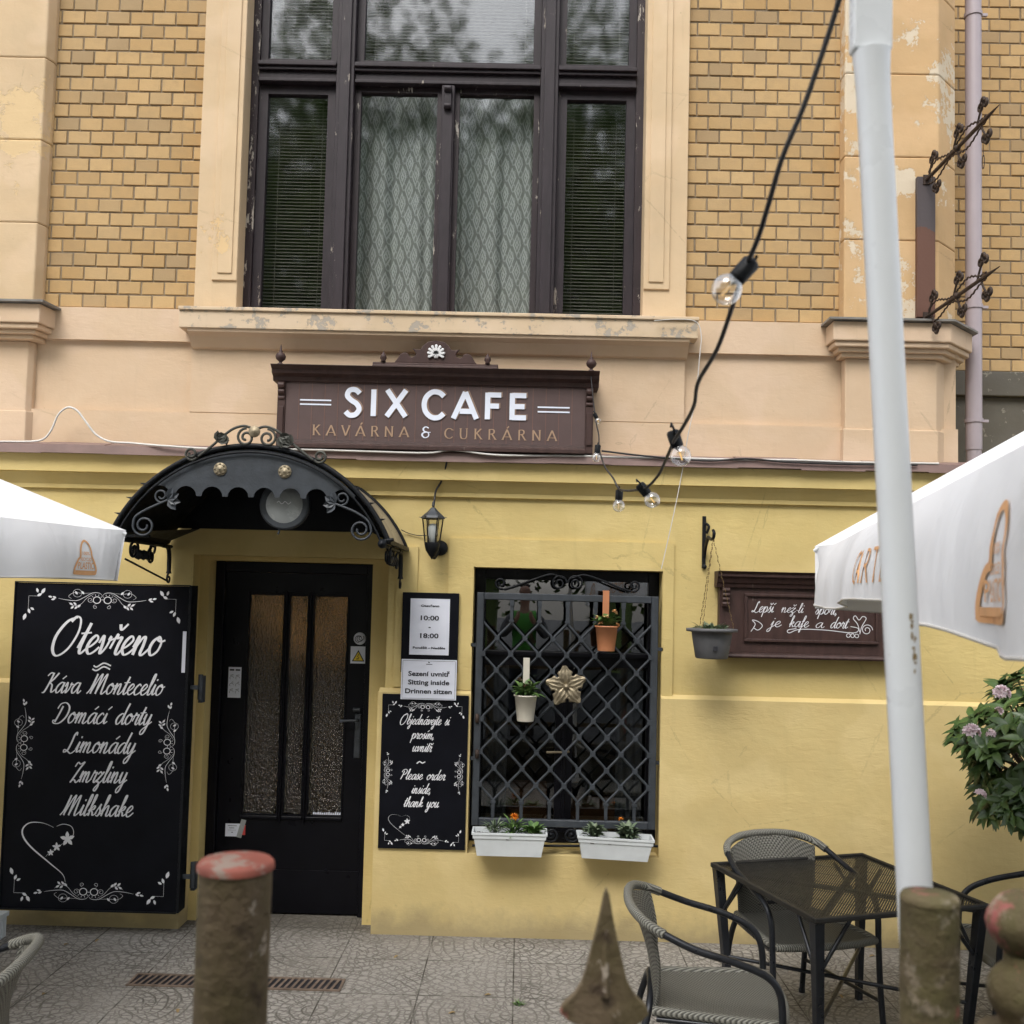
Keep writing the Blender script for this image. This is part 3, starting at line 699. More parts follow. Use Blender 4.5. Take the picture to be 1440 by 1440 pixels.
# ================================================================== LETTERING
GL = {
 'a': (.95, [[(.72,.85),(.5,1),(.18,.75),(.05,.35),(.22,0),(.52,.25),(.74,.95)], [(.76,1.),(.70,.35),(.82,0),(1.08,.28)]]),
 'b': (.85, [[(.0,.4),(.35,1.3),(.45,1.9),(.28,1.85),(.2,1),(.15,.2),(.35,0),(.65,.3),(.62,.8),(.4,.95),(.25,.7)]]),
 'c': (.72, [[(.62,.8),(.45,1),(.15,.7),(.06,.32),(.25,0),(.55,.1),(.8,.35)]]),
 'd': (1.0, [[(.72,.85),(.5,1),(.18,.75),(.05,.35),(.22,0),(.52,.25),(.76,1.1)], [(.95,1.95),(.80,1.2),(.72,.35),(.84,0),(1.1,.3)]]),
 'e': (.74, [[(.0,.3),(.32,.45),(.58,.78),(.42,1),(.16,.75),(.07,.32),(.28,0),(.56,.1),(.82,.38)]]),
 'f': (.55, [[(.0,.35),(.4,1.2),(.52,1.85),(.36,1.9),(.26,1.2),(.2,.2),(.12,-.7),(.0,-.85),(.02,-.4),(.3,.1),(.6,.35)], [(.02,1),(.5,1.05)]]),
 'g': (.9, [[(.72,.85),(.5,1),(.18,.75),(.05,.35),(.22,.05),(.52,.25),(.76,.95)], [(.76,1.),(.66,0),(.5,-.7),(.2,-.9),(.1,-.6),(.5,-.15),(1.0,.3)]]),
 'h': (.95, [[(.0,.4),(.35,1.3),(.42,1.9),(.28,1.85),(.2,1.2),(.12,0)], [(.14,.3),(.4,.85),(.6,.95),(.64,.5),(.62,.12),(.78,0),(1.02,.3)]]),
 'i': (.46, [[(-.02,.25),(.2,1.),(.15,.4),(.22,.03),(.5,.25)], [(.27,1.33),(.25,1.45),(.32,1.40)]]),
 'j': (.45, [[(.0,.3),(.22,1),(.15,.2),(.05,-.6),(-.2,-.85),(-.25,-.5),(.1,-.1),(.5,.3)], [(.27,1.33),(.25,1.45),(.32,1.40)]]),
 'k': (.85, [[(.0,.4),(.35,1.3),(.42,1.9),(.28,1.85),(.2,1.2),(.12,0)], [(.16,.4),(.42,.9),(.6,.85),(.5,.6),(.26,.5),(.45,.35),(.6,.05),(.95,.3)]]),
 'l': (.48, [[(-.02,.25),(.34,1.2),(.42,1.9),(.27,1.85),(.17,1.1),(.13,.2),(.26,0),(.52,.25)]]),
 'm': (1.35, [[(-.02,.4),(.13,1),(.17,.7),(.1,0)], [(.13,.35),(.36,.9),(.5,.92),(.52,.5),(.46,0)], [(.5,.35),(.73,.9),(.89,.92),(.9,.5),(.88,.1),(1.05,0),(1.4,.35)]]),
 'n': (.98, [[(-.02,.4),(.13,1),(.17,.7),(.1,0)], [(.13,.35),(.38,.9),(.55,.95),(.57,.5),(.53,.1),(.68,0),(1.0,.35)]]),
 'o': (.82, [[(.46,1),(.16,.78),(.05,.35),(.26,0),(.58,.22),(.66,.68),(.46,1),(.40,.85),(.62,.74),(.86,.82)]]),
 'p': (.9, [[(-.02,.4),(.16,1),(.16,.5),(.05,-.8)], [(.14,.4),(.4,.95),(.65,.85),(.66,.3),(.4,0),(.2,.1)], [(.5,.03),(.9,.3)]]),
 'r': (.68, [[(-.02,.3),(.18,1.08),(.24,.86),(.5,.93),(.42,.5),(.40,.1),(.54,0),(.72,.25)]]),
 's': (.6, [[(-.02,.25),(.32,1.08),(.3,.8),(.45,.4),(.3,0),(.06,.1)], [(.3,0),(.62,.3)]]),
 't': (.5, [[(-.02,.3),(.32,1.65),(.2,.9),(.14,.25),(.26,0),(.55,.28)], [(-.08,1.08),(.55,1.14)]]),
 'u': (.98, [[(-.02,.5),(.14,1),(.1,.4),(.22,.0),(.45,.2),(.66,.95)], [(.68,1),(.62,.35),(.74,0),(1.02,.3)]]),
 'v': (.8, [[(-.02,.6),(.14,1),(.22,.6),(.24,.03),(.5,.35),(.64,.95),(.58,.75),(.86,.85)]]),
 'y': (.92, [[(-.02,.5),(.14,1),(.1,.4),(.22,.0),(.45,.2),(.66,.95)], [(.68,1),(.6,.1),(.42,-.7),(.14,-.88),(.08,-.55),(.5,-.1),(.96,.32)]]),
 'z': (.75, [[(.0,.75),(.2,1),(.4,.85),(.62,.98),(.3,.5),(.08,.08),(.3,.1)], [(.3,.1),(.42,-.3),(.25,-.75),(.05,-.7),(.15,-.4),(.8,.3)]]),
 'O': (1.75, [[(1.1,1.95),(.55,1.7),(.15,.95),(.2,.2),(.6,-.15),(1.15,.25),(1.45,1.1),(1.35,1.8),(1.05,1.98),(.8,1.7)]]),
 'K': (1.25, [[(-.1,1.55),(.2,1.85),(.5,1.75)], [(.5,1.85),(.35,1.0),(.1,.1),(-.15,0)], [(1.05,1.85),(.7,1.3),(.42,.95),(.7,.7),(.85,.05),(1.25,.35)]]),
 'M': (1.95, [[(-.1,0),(.18,.5),(.42,1.85),(.36,1.0),(.3,.0)], [(.34,.2),(.7,1.4),(.98,1.85),(.92,1.0),(.85,0)], [(.9,.2),(1.2,1.3),(1.5,1.85),(1.48,1.),(1.45,.15),(1.6,0),(1.95,.35)]]),
 'D': (1.5, [[(.5,1.55),(.35,.8),(.15,.05)], [(.0,1.3),(.2,1.75),(.75,1.85),(1.25,1.4),(1.2,.6),(.7,.0),(.1,-.05),(-.1,.2),(.2,.25)]]),
 'L': (1.1, [[(.75,1.55),(.7,1.85),(.5,1.6),(.42,.9),(.25,.2),(-.1,.0),(-.1,.25),(.3,.1),(.7,-.1),(1.1,.2)]]),
 'Z': (1.0, [[(.0,1.4),(.2,1.8),(.55,1.65),(.95,1.85),(.6,1.2),(.1,.1),(-.05,.0)], [(.05,.1),(.4,.2),(.7,-.05),(1.0,.25)]]),
 'P': (1.2, [[(.45,1.6),(.35,.8),(.15,.0)], [(.0,1.3),(.2,1.75),(.75,1.85),(1.05,1.45),(.75,.95),(.4,.9)]]),
 ' ': (.95, []), ',': (.3, [[(.08,.12),(.08,-.02),(-.04,-.25)]]), '-': (.5, [[(.08,.5),(.42,.5)]]),
}
ACC = {'á':('a','/'),'í':('i','/'),'ř':('r','v'),'š':('s','v'),'ž':('z','v'),'é':('e','/')}
def script_layout(s):
    x = 0; st = []
    for ch in s:
        base, ac = ACC.get(ch, (ch, None)); adv, sts = GL[base]
        if ch == 'í': sts = sts[:1]
        if ac == '/': sts = sts+[[(.40,1.3),(.72,1.6)]] if base != 'i' else sts+[[(.2,1.3),(.52,1.62)]]
        if ac == 'v': sts = sts+[[(.15,1.62),(.32,1.32),(.62,1.65)]]
        for q in sts: st.append([(px+x, pz) for px, pz in q])
        x += adv
    return x, st
def script(mb, s, x0, x1, zb, xh, Y, wt=.14, thin=.042, slant=.30):
    w, st = script_layout(s); k = (x1-x0)/w
    for q in st:
        pts = [(x0+px*k+pz*xh*slant-xh*.1, zb+pz*xh) for px, pz in cr(q, 7)]
        mb.ribbon(pts, 0, Y, nib=(thin*xh*2, wt*xh*1.15))
_tc = bpy.data.curves.new('lettering_source', 'FONT')
def sans(mb, s, cx, zc, h, Y, bold=0., width=None):
    # upright sans lettering centred on (cx, zc), cap height h
    _tc.body = s; _tc.size = 1; _tc.offset = bold; _tc.extrude = 0; _tc.resolution_u = 3
    o = bpy.data.objects.new('tmp', _tc); col.objects.link(o); bpy.context.view_layer.update()
    me = o.evaluated_get(bpy.context.evaluated_depsgraph_get()).to_mesh()
    xs = [v.co.x for v in me.vertices]; k = h/.70
    if width: kx = width/(max(xs)-min(xs))
    else: kx = k
    mx = (max(xs)+min(xs))/2
    mb.add([(cx+(v.co.x-mx)*kx, Y, zc+(v.co.y-.35)*k) for v in me.vertices], [tuple(p.vertices)[::-1] for p in me.polygons])
    o.to_mesh_clear(); bpy.data.objects.remove(o)
CAPS = {
 'S': (.62, [[(.56,.84),(.40,.97),(.18,.95),(.10,.75),(.25,.58),(.45,.45),(.55,.25),(.42,.05),(.2,.02),(.05,.15)]]),
 'I': (.28, [[(.14,1),(.14,0)]]),
 'X': (.80, [[(.04,1),(.74,0)],[(.74,1),(.04,0)]]),
 'C': (.86, [[(.80,.82),(.62,.96),(.36,.97),(.14,.78),(.07,.5),(.14,.22),(.36,.03),(.62,.03),(.80,.18)]]),
 'A': (.92, [[(.03,0),(.46,1)],[(.46,1),(.89,0)],[(.26,.28),(.76,.28)]]),
 'F': (.64, [[(.10,0),(.10,1)],[(.10,.915),(.60,.915)],[(.10,.50),(.52,.50)]]),
 'E': (.66, [[(.10,0),(.10,1)],[(.10,.915),(.62,.915)],[(.10,.50),(.56,.50)],[(.10,.085),(.62,.085)]]),
 'K': (.74, [[(.1,1),(.1,0)],[(.62,1),(.12,.48)],[(.25,.58),(.70,0)]]),
 'V': (.80, [[(.03,1),(.40,0)],[(.40,0),(.77,1)]]),
 'R': (.74, [[(.1,1),(.1,0)],[(.1,.97),(.4,.98),(.56,.85),(.5,.6),(.1,.5)],[(.36,.52),(.70,0)]]),
 'N': (.86, [[(.1,0),(.1,1)],[(.1,1),(.74,0)],[(.74,0),(.74,1)]]),
 'U': (.82, [[(.1,1),(.1,.35),(.2,.06),(.4,0),(.6,.06),(.7,.35),(.7,1)]]),
 '&': (.80, [[(.72,.50),(.45,.50),(.40,.52),(.18,.62),(.14,.85),(.34,1),(.56,.88)],[(.42,.52),(.12,.42),(.05,.2),(.25,.0),(.5,.08),(.58,.3),(.50,.5)]]),
 ' ': (.34, []),
}
def caps(mb, s, x0, x1, z0, h, Y, w, gap=.0, thin=None, curve=('S','C','U','R','&'), dx=0, dz=0, serif=0.):
    ent = [('A', True) if c == 'Á' else (c, False) for c in s]
    tot = sum(CAPS[c][0] for c, _ in ent)*h; g = ((x1-x0)-tot)/(len(ent)-1) if gap is None else gap
    k = 1 if gap is None else (x1-x0)/(tot+g*(len(ent)-1)); x = x0+dx
    for c, acc in ent:
        for st in CAPS[c][1]:
            pts = [(x+p*h*k, z0+dz+q*h) for p, q in st]
            if len(st) > 3: pts = cr(pts, 5)
            else:
                pts = [(pts[0][0]+(pts[-1][0]-pts[0][0])*i/3, pts[0][1]+(pts[-1][1]-pts[0][1])*i/3) for i in range(4)]
            if thin: mb.ribbon(pts, 0, Y, nib=(thin, w)) if pts[0][1] >= pts[-1][1] else mb.ribbon(pts[::-1], 0, Y, nib=(thin, w))
            else: mb.ribbon(pts, w, Y)
        if serif and c in 'KAVRNUC':
            for (p, q) in {'K':((.1,0),(.1,1),(.7,0),(.62,1)),'A':((.05,0),(.87,0)),'V':((.05,1),(.75,1)),'R':((.1,0),(.7,0)),'N':((.1,0),(.74,1)),'U':((.1,1),(.7,1)),'C':((.8,.84),)}[c]:
                mb.ribbon([(x+p*h*k-serif/2, z0+q*h), (x+p*h*k+serif/2, z0+q*h)], w*.3, Y)
        if acc: mb.ribbon([(x+.46*h*k, z0+1.12*h), (x+.62*h*k, z0+1.32*h)], w*.8, Y)
        x += CAPS[c][0]*h*k+g

# ornaments ----------------------------------------------------
def leafp(mb, x, z, a, L, Y, T, w=.38):
    pts = []
    for t, sd in ((0,0),(.25,.8),(.55,1),(.8,.6),(1,0),(.8,-.6),(.55,-1),(.25,-.8)):
        u, v = t*L, sd*L*w/2; pts.append((x+u*cos(a)-v*sin(a), z+u*sin(a)+v*cos(a)))
    mb.poly(pts, Y, T)
def flourish(mb, T, Y, k=1.):
    # centre motif with scrolls left and right; local box about 2 x .3
    for s in (-1, 1):
        def M(x, z): return T(s*x, z)
        mb.ribbon(spiral(.105, -.02, .072, .072, 0, 1, 20), .036*k, Y, M)
        for a in range(5): mb.ribbon([(.105+.095*cos(a*.6-.9+pi/2), -.02+.095*sin(a*.6-.9+pi/2)), (.105+.125*cos(a*.6-.9+pi/2), -.02+.125*sin(a*.6-.9+pi/2))], .02*k, Y, M)
        mb.ribbon(spiral(.235, -.02, .06, .015, pi, 1.3), .014*k, Y, M)
        mb.ribbon(spiral(.13, -.17, .045, .012, pi/2, -1.2), .014*k, Y, M)
        mb.ribbon(cr([(0,.07),(.06,.13),(.2,.13),(.36,.03),(.5,-.04),(.7,-.03),(.86,-.0)], 6), .022*k, Y, M, taper=True)
        mb.ribbon(cr([(.16,.12),(.3,.02),(.42,-.12),(.56,-.15),(.66,-.08)], 6), .015*k, Y, M, taper=True)
        mb.ribbon(cr([(.2,.13),(.4,.12),(.56,.13),(.66,.05),(.6,-.0)], 6), .013*k, Y, M, taper=True)
        mb.ribbon(spiral(.49, .12, .085, .085, 0, 1, 20), .012*k, Y, M)
        for (lx, lz, la) in ((.90,.0,.5),(.92,-.01,-.3),(.98,.02,.25),(.36,.10,.9),(.42,-.13,-.8),(.48,-.16,-.9),(.55,-.16,-.8),(.5,-.14,.8),(.57,-.14,.6),(.49,.09,1.0)):
            leafp(mb, lx, lz, la, .085, Y, M, .5)
def corner(mb, T, Y, k=1.):
    mb.ribbon([(0,.0),(0,-.30)], .012*k, Y, T); mb.ribbon([(0,0),(.22,.0)], .012*k, Y, T)
    for (x, z, a, L) in ((.2,.0,.5,.13),(.30,.06,1.0,.16),(.22,.08,1.9,.12),(.0,-.3,-1.2,.13),(-.05,-.42,-1.9,.17),(.05,-.28,-.5,.11)): leafp(mb, x, z, a, L, Y, T, .5)
def board_art(root, x0, x1, z0, z1, Y, k=1.):
    def new(): return MB()
    def put(m): build('scroll_ornament', m, m_chalk, root)
    w, h = x1-x0, z1-z0; cx, cz = (x0+x1)/2, (z0+z1)/2; s = w*.295
    mb = new(); flourish(mb, lambda x, z: (cx+x*s, z1-.055*w-.02*w-z*-s*.9), Y, k); put(mb); mb = new()
    flourish(mb, lambda x, z: (cx+x*s, z0+.055*w+.02*w-z*s*.9), Y, k); put(mb)
    s2 = h*.128
    for sg, xe in ((1, x0+.085*w), (-1, x1-.085*w)):
        mb = new(); flourish(mb, lambda x, z: (xe-sg*z*s*.9, cz+x*s2*1.02), Y, k); put(mb)
    for sx, xe in ((1, x0+.075*w), (-1, x1-.075*w)):
        for sz, ze in ((1, z1-.065*w), (-1, z0+.065*w)):
            mb = new(); corner(mb, lambda x, z: (xe+sx*x*w*.24, ze+sz*z*w*.24), Y, k); put(mb)
def heart(mb, x0, z0, s, Y):
    # s = height; tip at lower right
    T = lambda x, z: (x0+x*s, z0+z*s)
    mb.ribbon(cr([(.80,0),(.74,.14),(.5,.33),(.18,.58),(.03,.76),(.02,.9),(.14,1.0),(.36,1.0),(.55,.93)], 7), lambda t: s*(.015+.075*sin(pi*min(1,t*1.05))**1.5), Y, T)
    mb.ribbon(cr([(.6,.95),(.72,.99),(.86,.95),(.9,.82),(.8,.68)], 6), s*.03, Y, T, taper=True)
    mb.ribbon(cr([(.44,.43),(.5,.5),(.62,.58),(.78,.70)], 5), s*.012, Y, T)
    for (x, z, r) in ((.80,.74,.13),(.62,.60,.08),(.52,.50,.06)):
        for a in range(5): leafp(mb, x, z, a*2*pi/5+.4, r, Y, T, .5)
# ================================================================== THINGS ON THE FACADE
# ---- shop sign
SY = -.125
def sX(px, py): return X(px, py, SY)
def sZ(px, py): return Z(px, py, SY)
sx0, sx1 = sX(401.5,580), sX(822.5,585); sz0, sz1 = sZ(612,622), sZ(612,540)
SG = empty('shop_sign', ((sx0+sx1)/2, SY, sz0), 'long dark brown shop sign with white SIX CAFE lettering and carved crest', 'shop sign')
mb = MB(); mb.box(sx0-.002, sx1+.002, SY, SY+.06, sz0-.002, sz1+.01); build('panel', mb, m_brown, SG)
mb = MB(); n_ = 23
for i in range(1, n_): x = sx0+(sx1-sx0)*i/n_; mb.box(x-.0022, x+.0022, SY-.0012, SY+.001, sz0, sz1)
build('panel_groove', mb, m_groove, SG)
w = MB(); ctop = sZ(612,521)
w.profx([(.0,sz1-.004),(SY-.012,sz1-.004),(SY-.02,sz1+.02),(SY-.05,sz1+.035),(SY-.055,sz1+.055),(SY-.085,sz1+.075),(SY-.085,ctop),(0,ctop)], sx0-.075, sx1+.075)
build('cornice', w, m_signwood, SG, bevel=.003)
for a, b in ((sx0-.047, sx0-.003), (sx1+.003, sx1+.047)):
    w = MB()
    w.box(a, b, SY-.008, -.005, sz0-.045, sz1-.006); c = (a+b)/2; w.box(a+.007, b-.007, SY-.016, SY-.0085, sz0+.0, sz1-.15)
    for k in range(3): w.lathe([(0,-.02),(.022-.004*k,-.018),(.022-.004*k,.018),(0,.02)], (c, SY-.015+.006*k, sz1-.03-.035*k), 10, 'x')
    build('corbel', w, m_signwood, SG, bevel=.002)
w = MB(); w.profx([(-.01,sz0-.05),(SY-.03,sz0-.05),(SY-.03,sz0-.028),(SY-.015,sz0-.02),(SY-.012,sz0-.004),(-.01,sz0-.004)], sx0-.0025, sx1+.0025)
w.box(sx0-.02, sx1+.02, SY+.01, -.01, sz0-.075, sz0-.051); build('base_moulding', w, m_signwood, SG, bevel=.002)
fin = [(.0,0),(.018,.002),(.018,.01),(.008,.016),(.010,.022),(.026,.036),(.030,.052),(.022,.068),(.009,.076),(.012,.082),(.006,.088),(.004,.11),(0,.125)]
for px in (397, 831):
    w = MB(); w.lathe(fin, (sX(px,510), SY-.04, ctop), 14); build('finial', w, m_signwood, SG)
CX = sX(613.5,500); w = MB(); cw = (sX(701,520)-sX(526,515))/2
w.profx([(-.02,ctop+.001),(SY-.06,ctop+.001),(SY-.06,ctop+.012),(SY-.045,ctop+.016),(SY-.045,ctop+.028),(SY-.035,ctop+.034),(-.02,ctop+.034)], CX-cw, CX+cw)
half = [(0,.165),(.045,.158),(.075,.135),(.088,.112),(.115,.112),(.135,.118),(.122,.102),(.112,.086),(.118,.074),(.135,.066),(.15,.072),(.158,.088),(.178,.094),(.20,.086),(.212,.066),(.225,.046),(.235,.034)]
pl = [(CX+a, ctop+b+.0005) for a, b in half]+[(CX-a, ctop+b+.0005) for a, b in half[::-1]]
w.prism(pl, SY-.03, SY-.005); build('crest', w, m_signwood, SG, bevel=.003)
for sgn in (-1, 1):
    w = MB(); w.lathe([(.0,0),(.015,.001),(.012,.008),(.019,.02),(.017,.035),(.006,.052),(0,.064)], (CX+sgn*(cw-.06), SY-.04, ctop+.034), 12); build('finial', w, m_signwood, SG)
w = MB(); sh = (CX+.002, ctop+.098)
for k in range(9):
    a = pi*(-.15+1.3*k/8); r = .040
    w.obox((sh[0]+r*.55*cos(a), SY-.038, sh[1]-.008+r*.55*sin(a)), (r*.55*cos(a),0,r*.55*sin(a)), (0,.005,0), (-.0065*sin(a),0,.0065*cos(a)))
    w.lathe([(0,-.008),(.008,-.004),(.009,0),(0,.004)], (sh[0]+r*1.08*cos(a), SY-.036, sh[1]-.008+r*1.08*sin(a)), 8, 'y')
w.lathe([(0,-.012),(.014,-.008),(.016,0)], (sh[0], SY-.031, sh[1]-.022), 10, 'y'); build('shell_ornament', w, m_shell, SG, bevel=.001)
LY = SY-.003
mb = MB(); h = .153
def cafe(mb, Y, dx, dz, wd):
    zb = sZ(530,585.5); caps(mb, 'SIX', sX(484.6,570), sX(573,570), zb, h, Y, wd, None, dx=dx, dz=dz)
    zb = sZ(668,589.5); caps(mb, 'CAFE', sX(594,570), sX(741.5,570), zb, h, Y, wd, None, dx=dx, dz=dz)
cafe(mb, LY, .0085, .0045, .030); cafe(mb, LY-.0008, .0045, .0025, .030); build('letter_shadow', mb, m_lettsh, SG)
mb = MB(); cafe(mb, LY-.003, 0, 0, .0295); build('lettering', mb, m_lett, SG)
mb = MB()
for (a, b, y0, y1) in ((422,466,562.8,568.8), (756,801,573.2,579.6)):
    for yy_ in (y0, y1): mb.ribbon([(sX(a,yy_), sZ((a+b)/2,yy_)+.0), (sX(b,yy_), sZ((a+b)/2,yy_)+.0)], .0085, LY)
build('rule', mb, m_lett, SG)
mb = MB()
caps(mb, 'KAVÁRNA', sX(440,605), sX(575,605), sZ(508,613.2), .058, LY, .0088, None, thin=.004, serif=.014)
build('lettering', mb, m_tan, SG); mb = MB()
caps(mb, 'CUKRÁRNA', sX(625,608), sX(783,608), sZ(703,618.3), .058, LY, .0088, None, thin=.004, serif=.014)
build('lettering', mb, m_tan, SG)
mb = MB(); caps(mb, '&', sX(593,607), sX(607,607), sZ(600,615.6), .062, LY, .010, 0, thin=.005); build('lettering', mb, m_lett, SG)

# ---- big menu board on the folded door shutter
MY = -.165
bx0, bx1 = X(11,1050,MY), X(257,1050,MY); bz0, bz1 = Z(128,1280,MY), Z(150,822,MY)
MBR = empty('menu_board', (bx1, MY+.05, bz0), 'large black menu board reading Otevřeno with white scroll border left of the door', 'menu board')
w = MB(); w.box(bx0, bx1, MY+.004, MY+.03, bz0, bz1); build('panel', w, m_board, MBR)
w = MB(); w.box(bx0+.01, bx1-.0, MY+.031, MY+.10, bz0+.004, bz1-.004); w.box(bx1+.001, bx1+.016, MY-.004, MY+.10, bz0-.004, bz1+.006)
w.box(bx0-.006, bx1, MY-.003, MY+.031, bz1+.001, bz1+.008); w.box(bx0-.006, bx1, MY-.003, MY+.031, bz0-.009, bz0-.001); w.box(bx0-.008, bx0-.001, MY-.003, MY+.03, bz0-.009, bz1+.008)
build('frame', w, m_black, MBR, bevel=.002)
AY = MY+.0025; LP = MBR
mb = MB()
def bl(s, px0, px1, pyb, xh, **k):
    m_ = MB(); script(m_, s, X(px0,pyb,AY), X(px1,pyb,AY), Z((px0+px1)/2,pyb,AY), xh, AY, **k); build('lettering', m_, m_chalk, LP)
bl('Otevřeno', 70, 227, 920, .104, wt=.14); bl('Káva Montecelio', 62, 229, 976, .060); bl('Domácí dorty', 76, 213, 1018, .060)
bl('Limonády', 92, 190, 1059, .060); bl('Zmrzliny', 100, 178, 1100.5, .060); bl('Milkshake', 87, 186, 1147.5, .060)
for dz in (0, .02): mb.ribbon(cr([(X(130,940,AY)+dz*.3, Z(140,941,AY)+dz), (X(136,938,AY), Z(140,940,AY)+dz-.012), (X(146,936,AY), Z(140,939,AY)+dz+.006), (X(155,936,AY)+dz*.2, Z(140,941,AY)+dz)], 6), .008, AY)
build('swash', mb, m_chalk, MBR)
board_art(MBR, bx0, bx1, bz0+.02, bz1-.01, AY, .45); mb = MB(); heart(mb, X(27,1240,AY), Z(60,1240,AY), .32, AY); build('heart_ornament', mb, m_chalk, MBR)
for i, py in enumerate((965, 1228)):
    w = MB(); hz = Z(272, py, -.06); hx = bx1+.03
    w.box(bx1+.017, bx1+.06, MY+.03, MY+.045, hz-.012, hz+.012); w.tube([(hx+.03,-.09,hz-.07),(hx+.03,-.09,hz+.07)], .014, 10); w.box(hx+.018, hx+.042, -.085, -.032, hz-.09, hz+.06)
    build('hinge', w, m_iron, MBR, bevel=.002)
sheet('sticker', m_paper, bx1-.026, bx1-.006, Z(262,946,MY), Z(262,888,MY), MY+.001, MBR)

# ---- small black order board
OY = -.047
ox0, ox1 = X(534.5,1085,OY), X(656.5,1085,OY); oz0, oz1 = Z(594,1194.5,OY), Z(596,977,OY)
OB = empty('order_board', ((ox0+ox1)/2, OY, oz0), 'small black chalk style board asking guests to order inside, between door and window', 'notice board')
w = MB(); w.box(ox0, ox1, OY+.003, OY+.013, oz0, oz1); build('panel', w, m_board, OB, bevel=.001)
AY = OY+.0015; mb = MB(); LP = OB
for s, a, b, pyb in (('Objednávejte si',562,632,1019),('prosím,',579,611,1039),('uvnitř',580,607,1057),('Please order',563,626,1096.5),('inside,',579,606,1116),('thank you',568,617,1135)):
    bl(s, a, b, pyb, .030, wt=.15, thin=.05)
mb.ribbon(cr([(X(586,1073,AY), Z(592,1074,AY)), (X(590,1072,AY), Z(592,1071,AY)), (X(594,1072,AY), Z(592,1073,AY)), (X(598,1072,AY), Z(592,1071,AY))], 5), .006, AY)
build('swash', mb, m_chalk, OB)
board_art(OB, ox0, ox1, oz0+.012, oz1-.03, AY, .6); mb = MB(); heart(mb, X(545,1180,AY), Z(560,1180,AY), .135, AY); build('heart_ornament', mb, m_chalk, OB)

# ---- opening hours in black frame
HY = -.038
hx0, hx1 = X(565,880,HY), X(644.5,880,HY); hz0, hz1 = Z(605,946,HY), Z(606,833.5,HY)
HB = empty('opening_hours_sign', ((hx0+hx1)/2, HY, hz0), 'white opening hours sheet 10:00 - 18:00 in black frame below the wall lantern', 'notice')
w = MB(); w.box(hx0, hx1, HY, HY+.026, hz0, hz1); build('frame', w, m_board, HB, bevel=.002)
px0, px1 = X(576.5,880,HY), X(632,880,HY); pz0, pz1 = Z(604,921,HY), Z(605,842,HY)
sheet('sheet', m_paper, px0, px1, pz0, pz1, HY-.0015, HB)
mb = MB(); c = (px0+px1)/2; TY = HY-.0035
sans(mb, 'Otevřeno', c, Z(605,852,HY), .012, TY, .03, .105); sans(mb, '10:00', c, Z(605,869,HY), .026, TY, .025, .105); sans(mb, '-', c, Z(605,881,HY), .03, TY, .02)
sans(mb, '18:00', c, Z(604,894,HY), .026, TY, .025, .105); sans(mb, 'Pondělí - Neděle', c, Z(603,911,HY), .012, TY, .03, .185)
build('lettering', mb, m_ink, HB)
# ---- paper notice
NY = -.056
nx0, nx1 = X(564,956,NY), X(642,956,NY); nz0, nz1 = Z(603,984,NY), Z(603,927.5,NY)
NB = empty('seating_notice', ((nx0+nx1)/2, NY, nz0), 'white paper notice Sezení uvnitř, Sitting inside, overlapping top of the small black board', 'notice')
sheet('sheet', m_paper, nx0, nx1, nz0, nz1, NY, NB)
mb = MB(); c = (nx0+nx1)/2; TY = NY-.002
sans(mb, 'Sezení uvnitř', c, Z(602,947.5,NY), .026, TY, .028, .235); sans(mb, 'Sitting inside', c, Z(602,959.5,NY), .026, TY, .028, .235); sans(mb, 'Drinnen sitzen', c, Z(601,972,NY), .026, TY, .028, .265)
mb.ribbon([(c-.018,nz1-.026),(c+.018,nz1-.027)], .003, TY); mb.ribbon([(c-.006,nz1-.014),(c+.003,nz1-.018)], .005, TY)
for a, b, z in ((nx0+.008,nx1-.008,nz1-.008),(nx0+.008,nx1-.008,nz0+.006)): mb.ribbon([(a,z),(b,z)], .0015, TY)
for x in (nx0+.008, nx1-.008): mb.ribbon([(x,nz0+.006),(x,nz1-.008)], .0015, TY)
build('lettering', mb, m_ink, NB)

# ---- carved wooden chalk sign at right
WY = -.07
def wX(px, py): return X(px, py, WY)
def wZ(px, py): return Z(px, py, WY)
wx0, wx1 = wX(1012,870), wX(1276,870); wz0, wz1 = wZ(1140,920), wZ(1140,806)
WS = empty('wooden_sign', ((wx0+wx1)/2, WY, wz0), 'dark brown carved wooden panel with white hand painted cake quote, behind the white pole', 'wooden sign')
w = MB(); w.box(wx0, wx1, WY+.01, -.004, wz0, wz1-.09); build('panel', w, m_signwood, WS)
w = MB(); w.profx([(0,wz1-.092),(WY-.005,wz1-.092),(WY-.012,wz1-.07),(WY-.02,wz1-.065),(WY-.03,wz1-.04),(WY-.045,wz1-.03),(WY-.045,wz1-.015),(WY-.06,wz1),(0,wz1)], wx0-.02, wx1+.02); build('cornice', w, m_signwood, WS, bevel=.002)
w = MB(); w.profx([(0,wz0-.03),(WY-.015,wz0-.03),(WY-.02,wz0-.02),(WY-.012,wz0-.008),(WY-.012,wz0-.001),(0,wz0-.001)], wx0-.01, wx1+.01); build('base_moulding', w, m_signwood, WS, bevel=.002)
for a in (wx0+.012, wx1-.052):
    w = MB()
    w.box(a, a+.04, WY-.018, WY+.009, wz1-.20, wz1-.093); c = a+.02
    for k in range(4): w.lathe([(0,-.021),(.014,-.019),(.014,.019),(0,.021)], (c, WY-.018+.003*k, wz1-.108-.026*k), 8, 'x')
    build('corbel', w, m_signwood, WS, bevel=.001)
ix0, ix1 = wX(1048,870), wX(1234,870); iz0, iz1 = wZ(1140,903), wZ(1140,838)
w = MB()
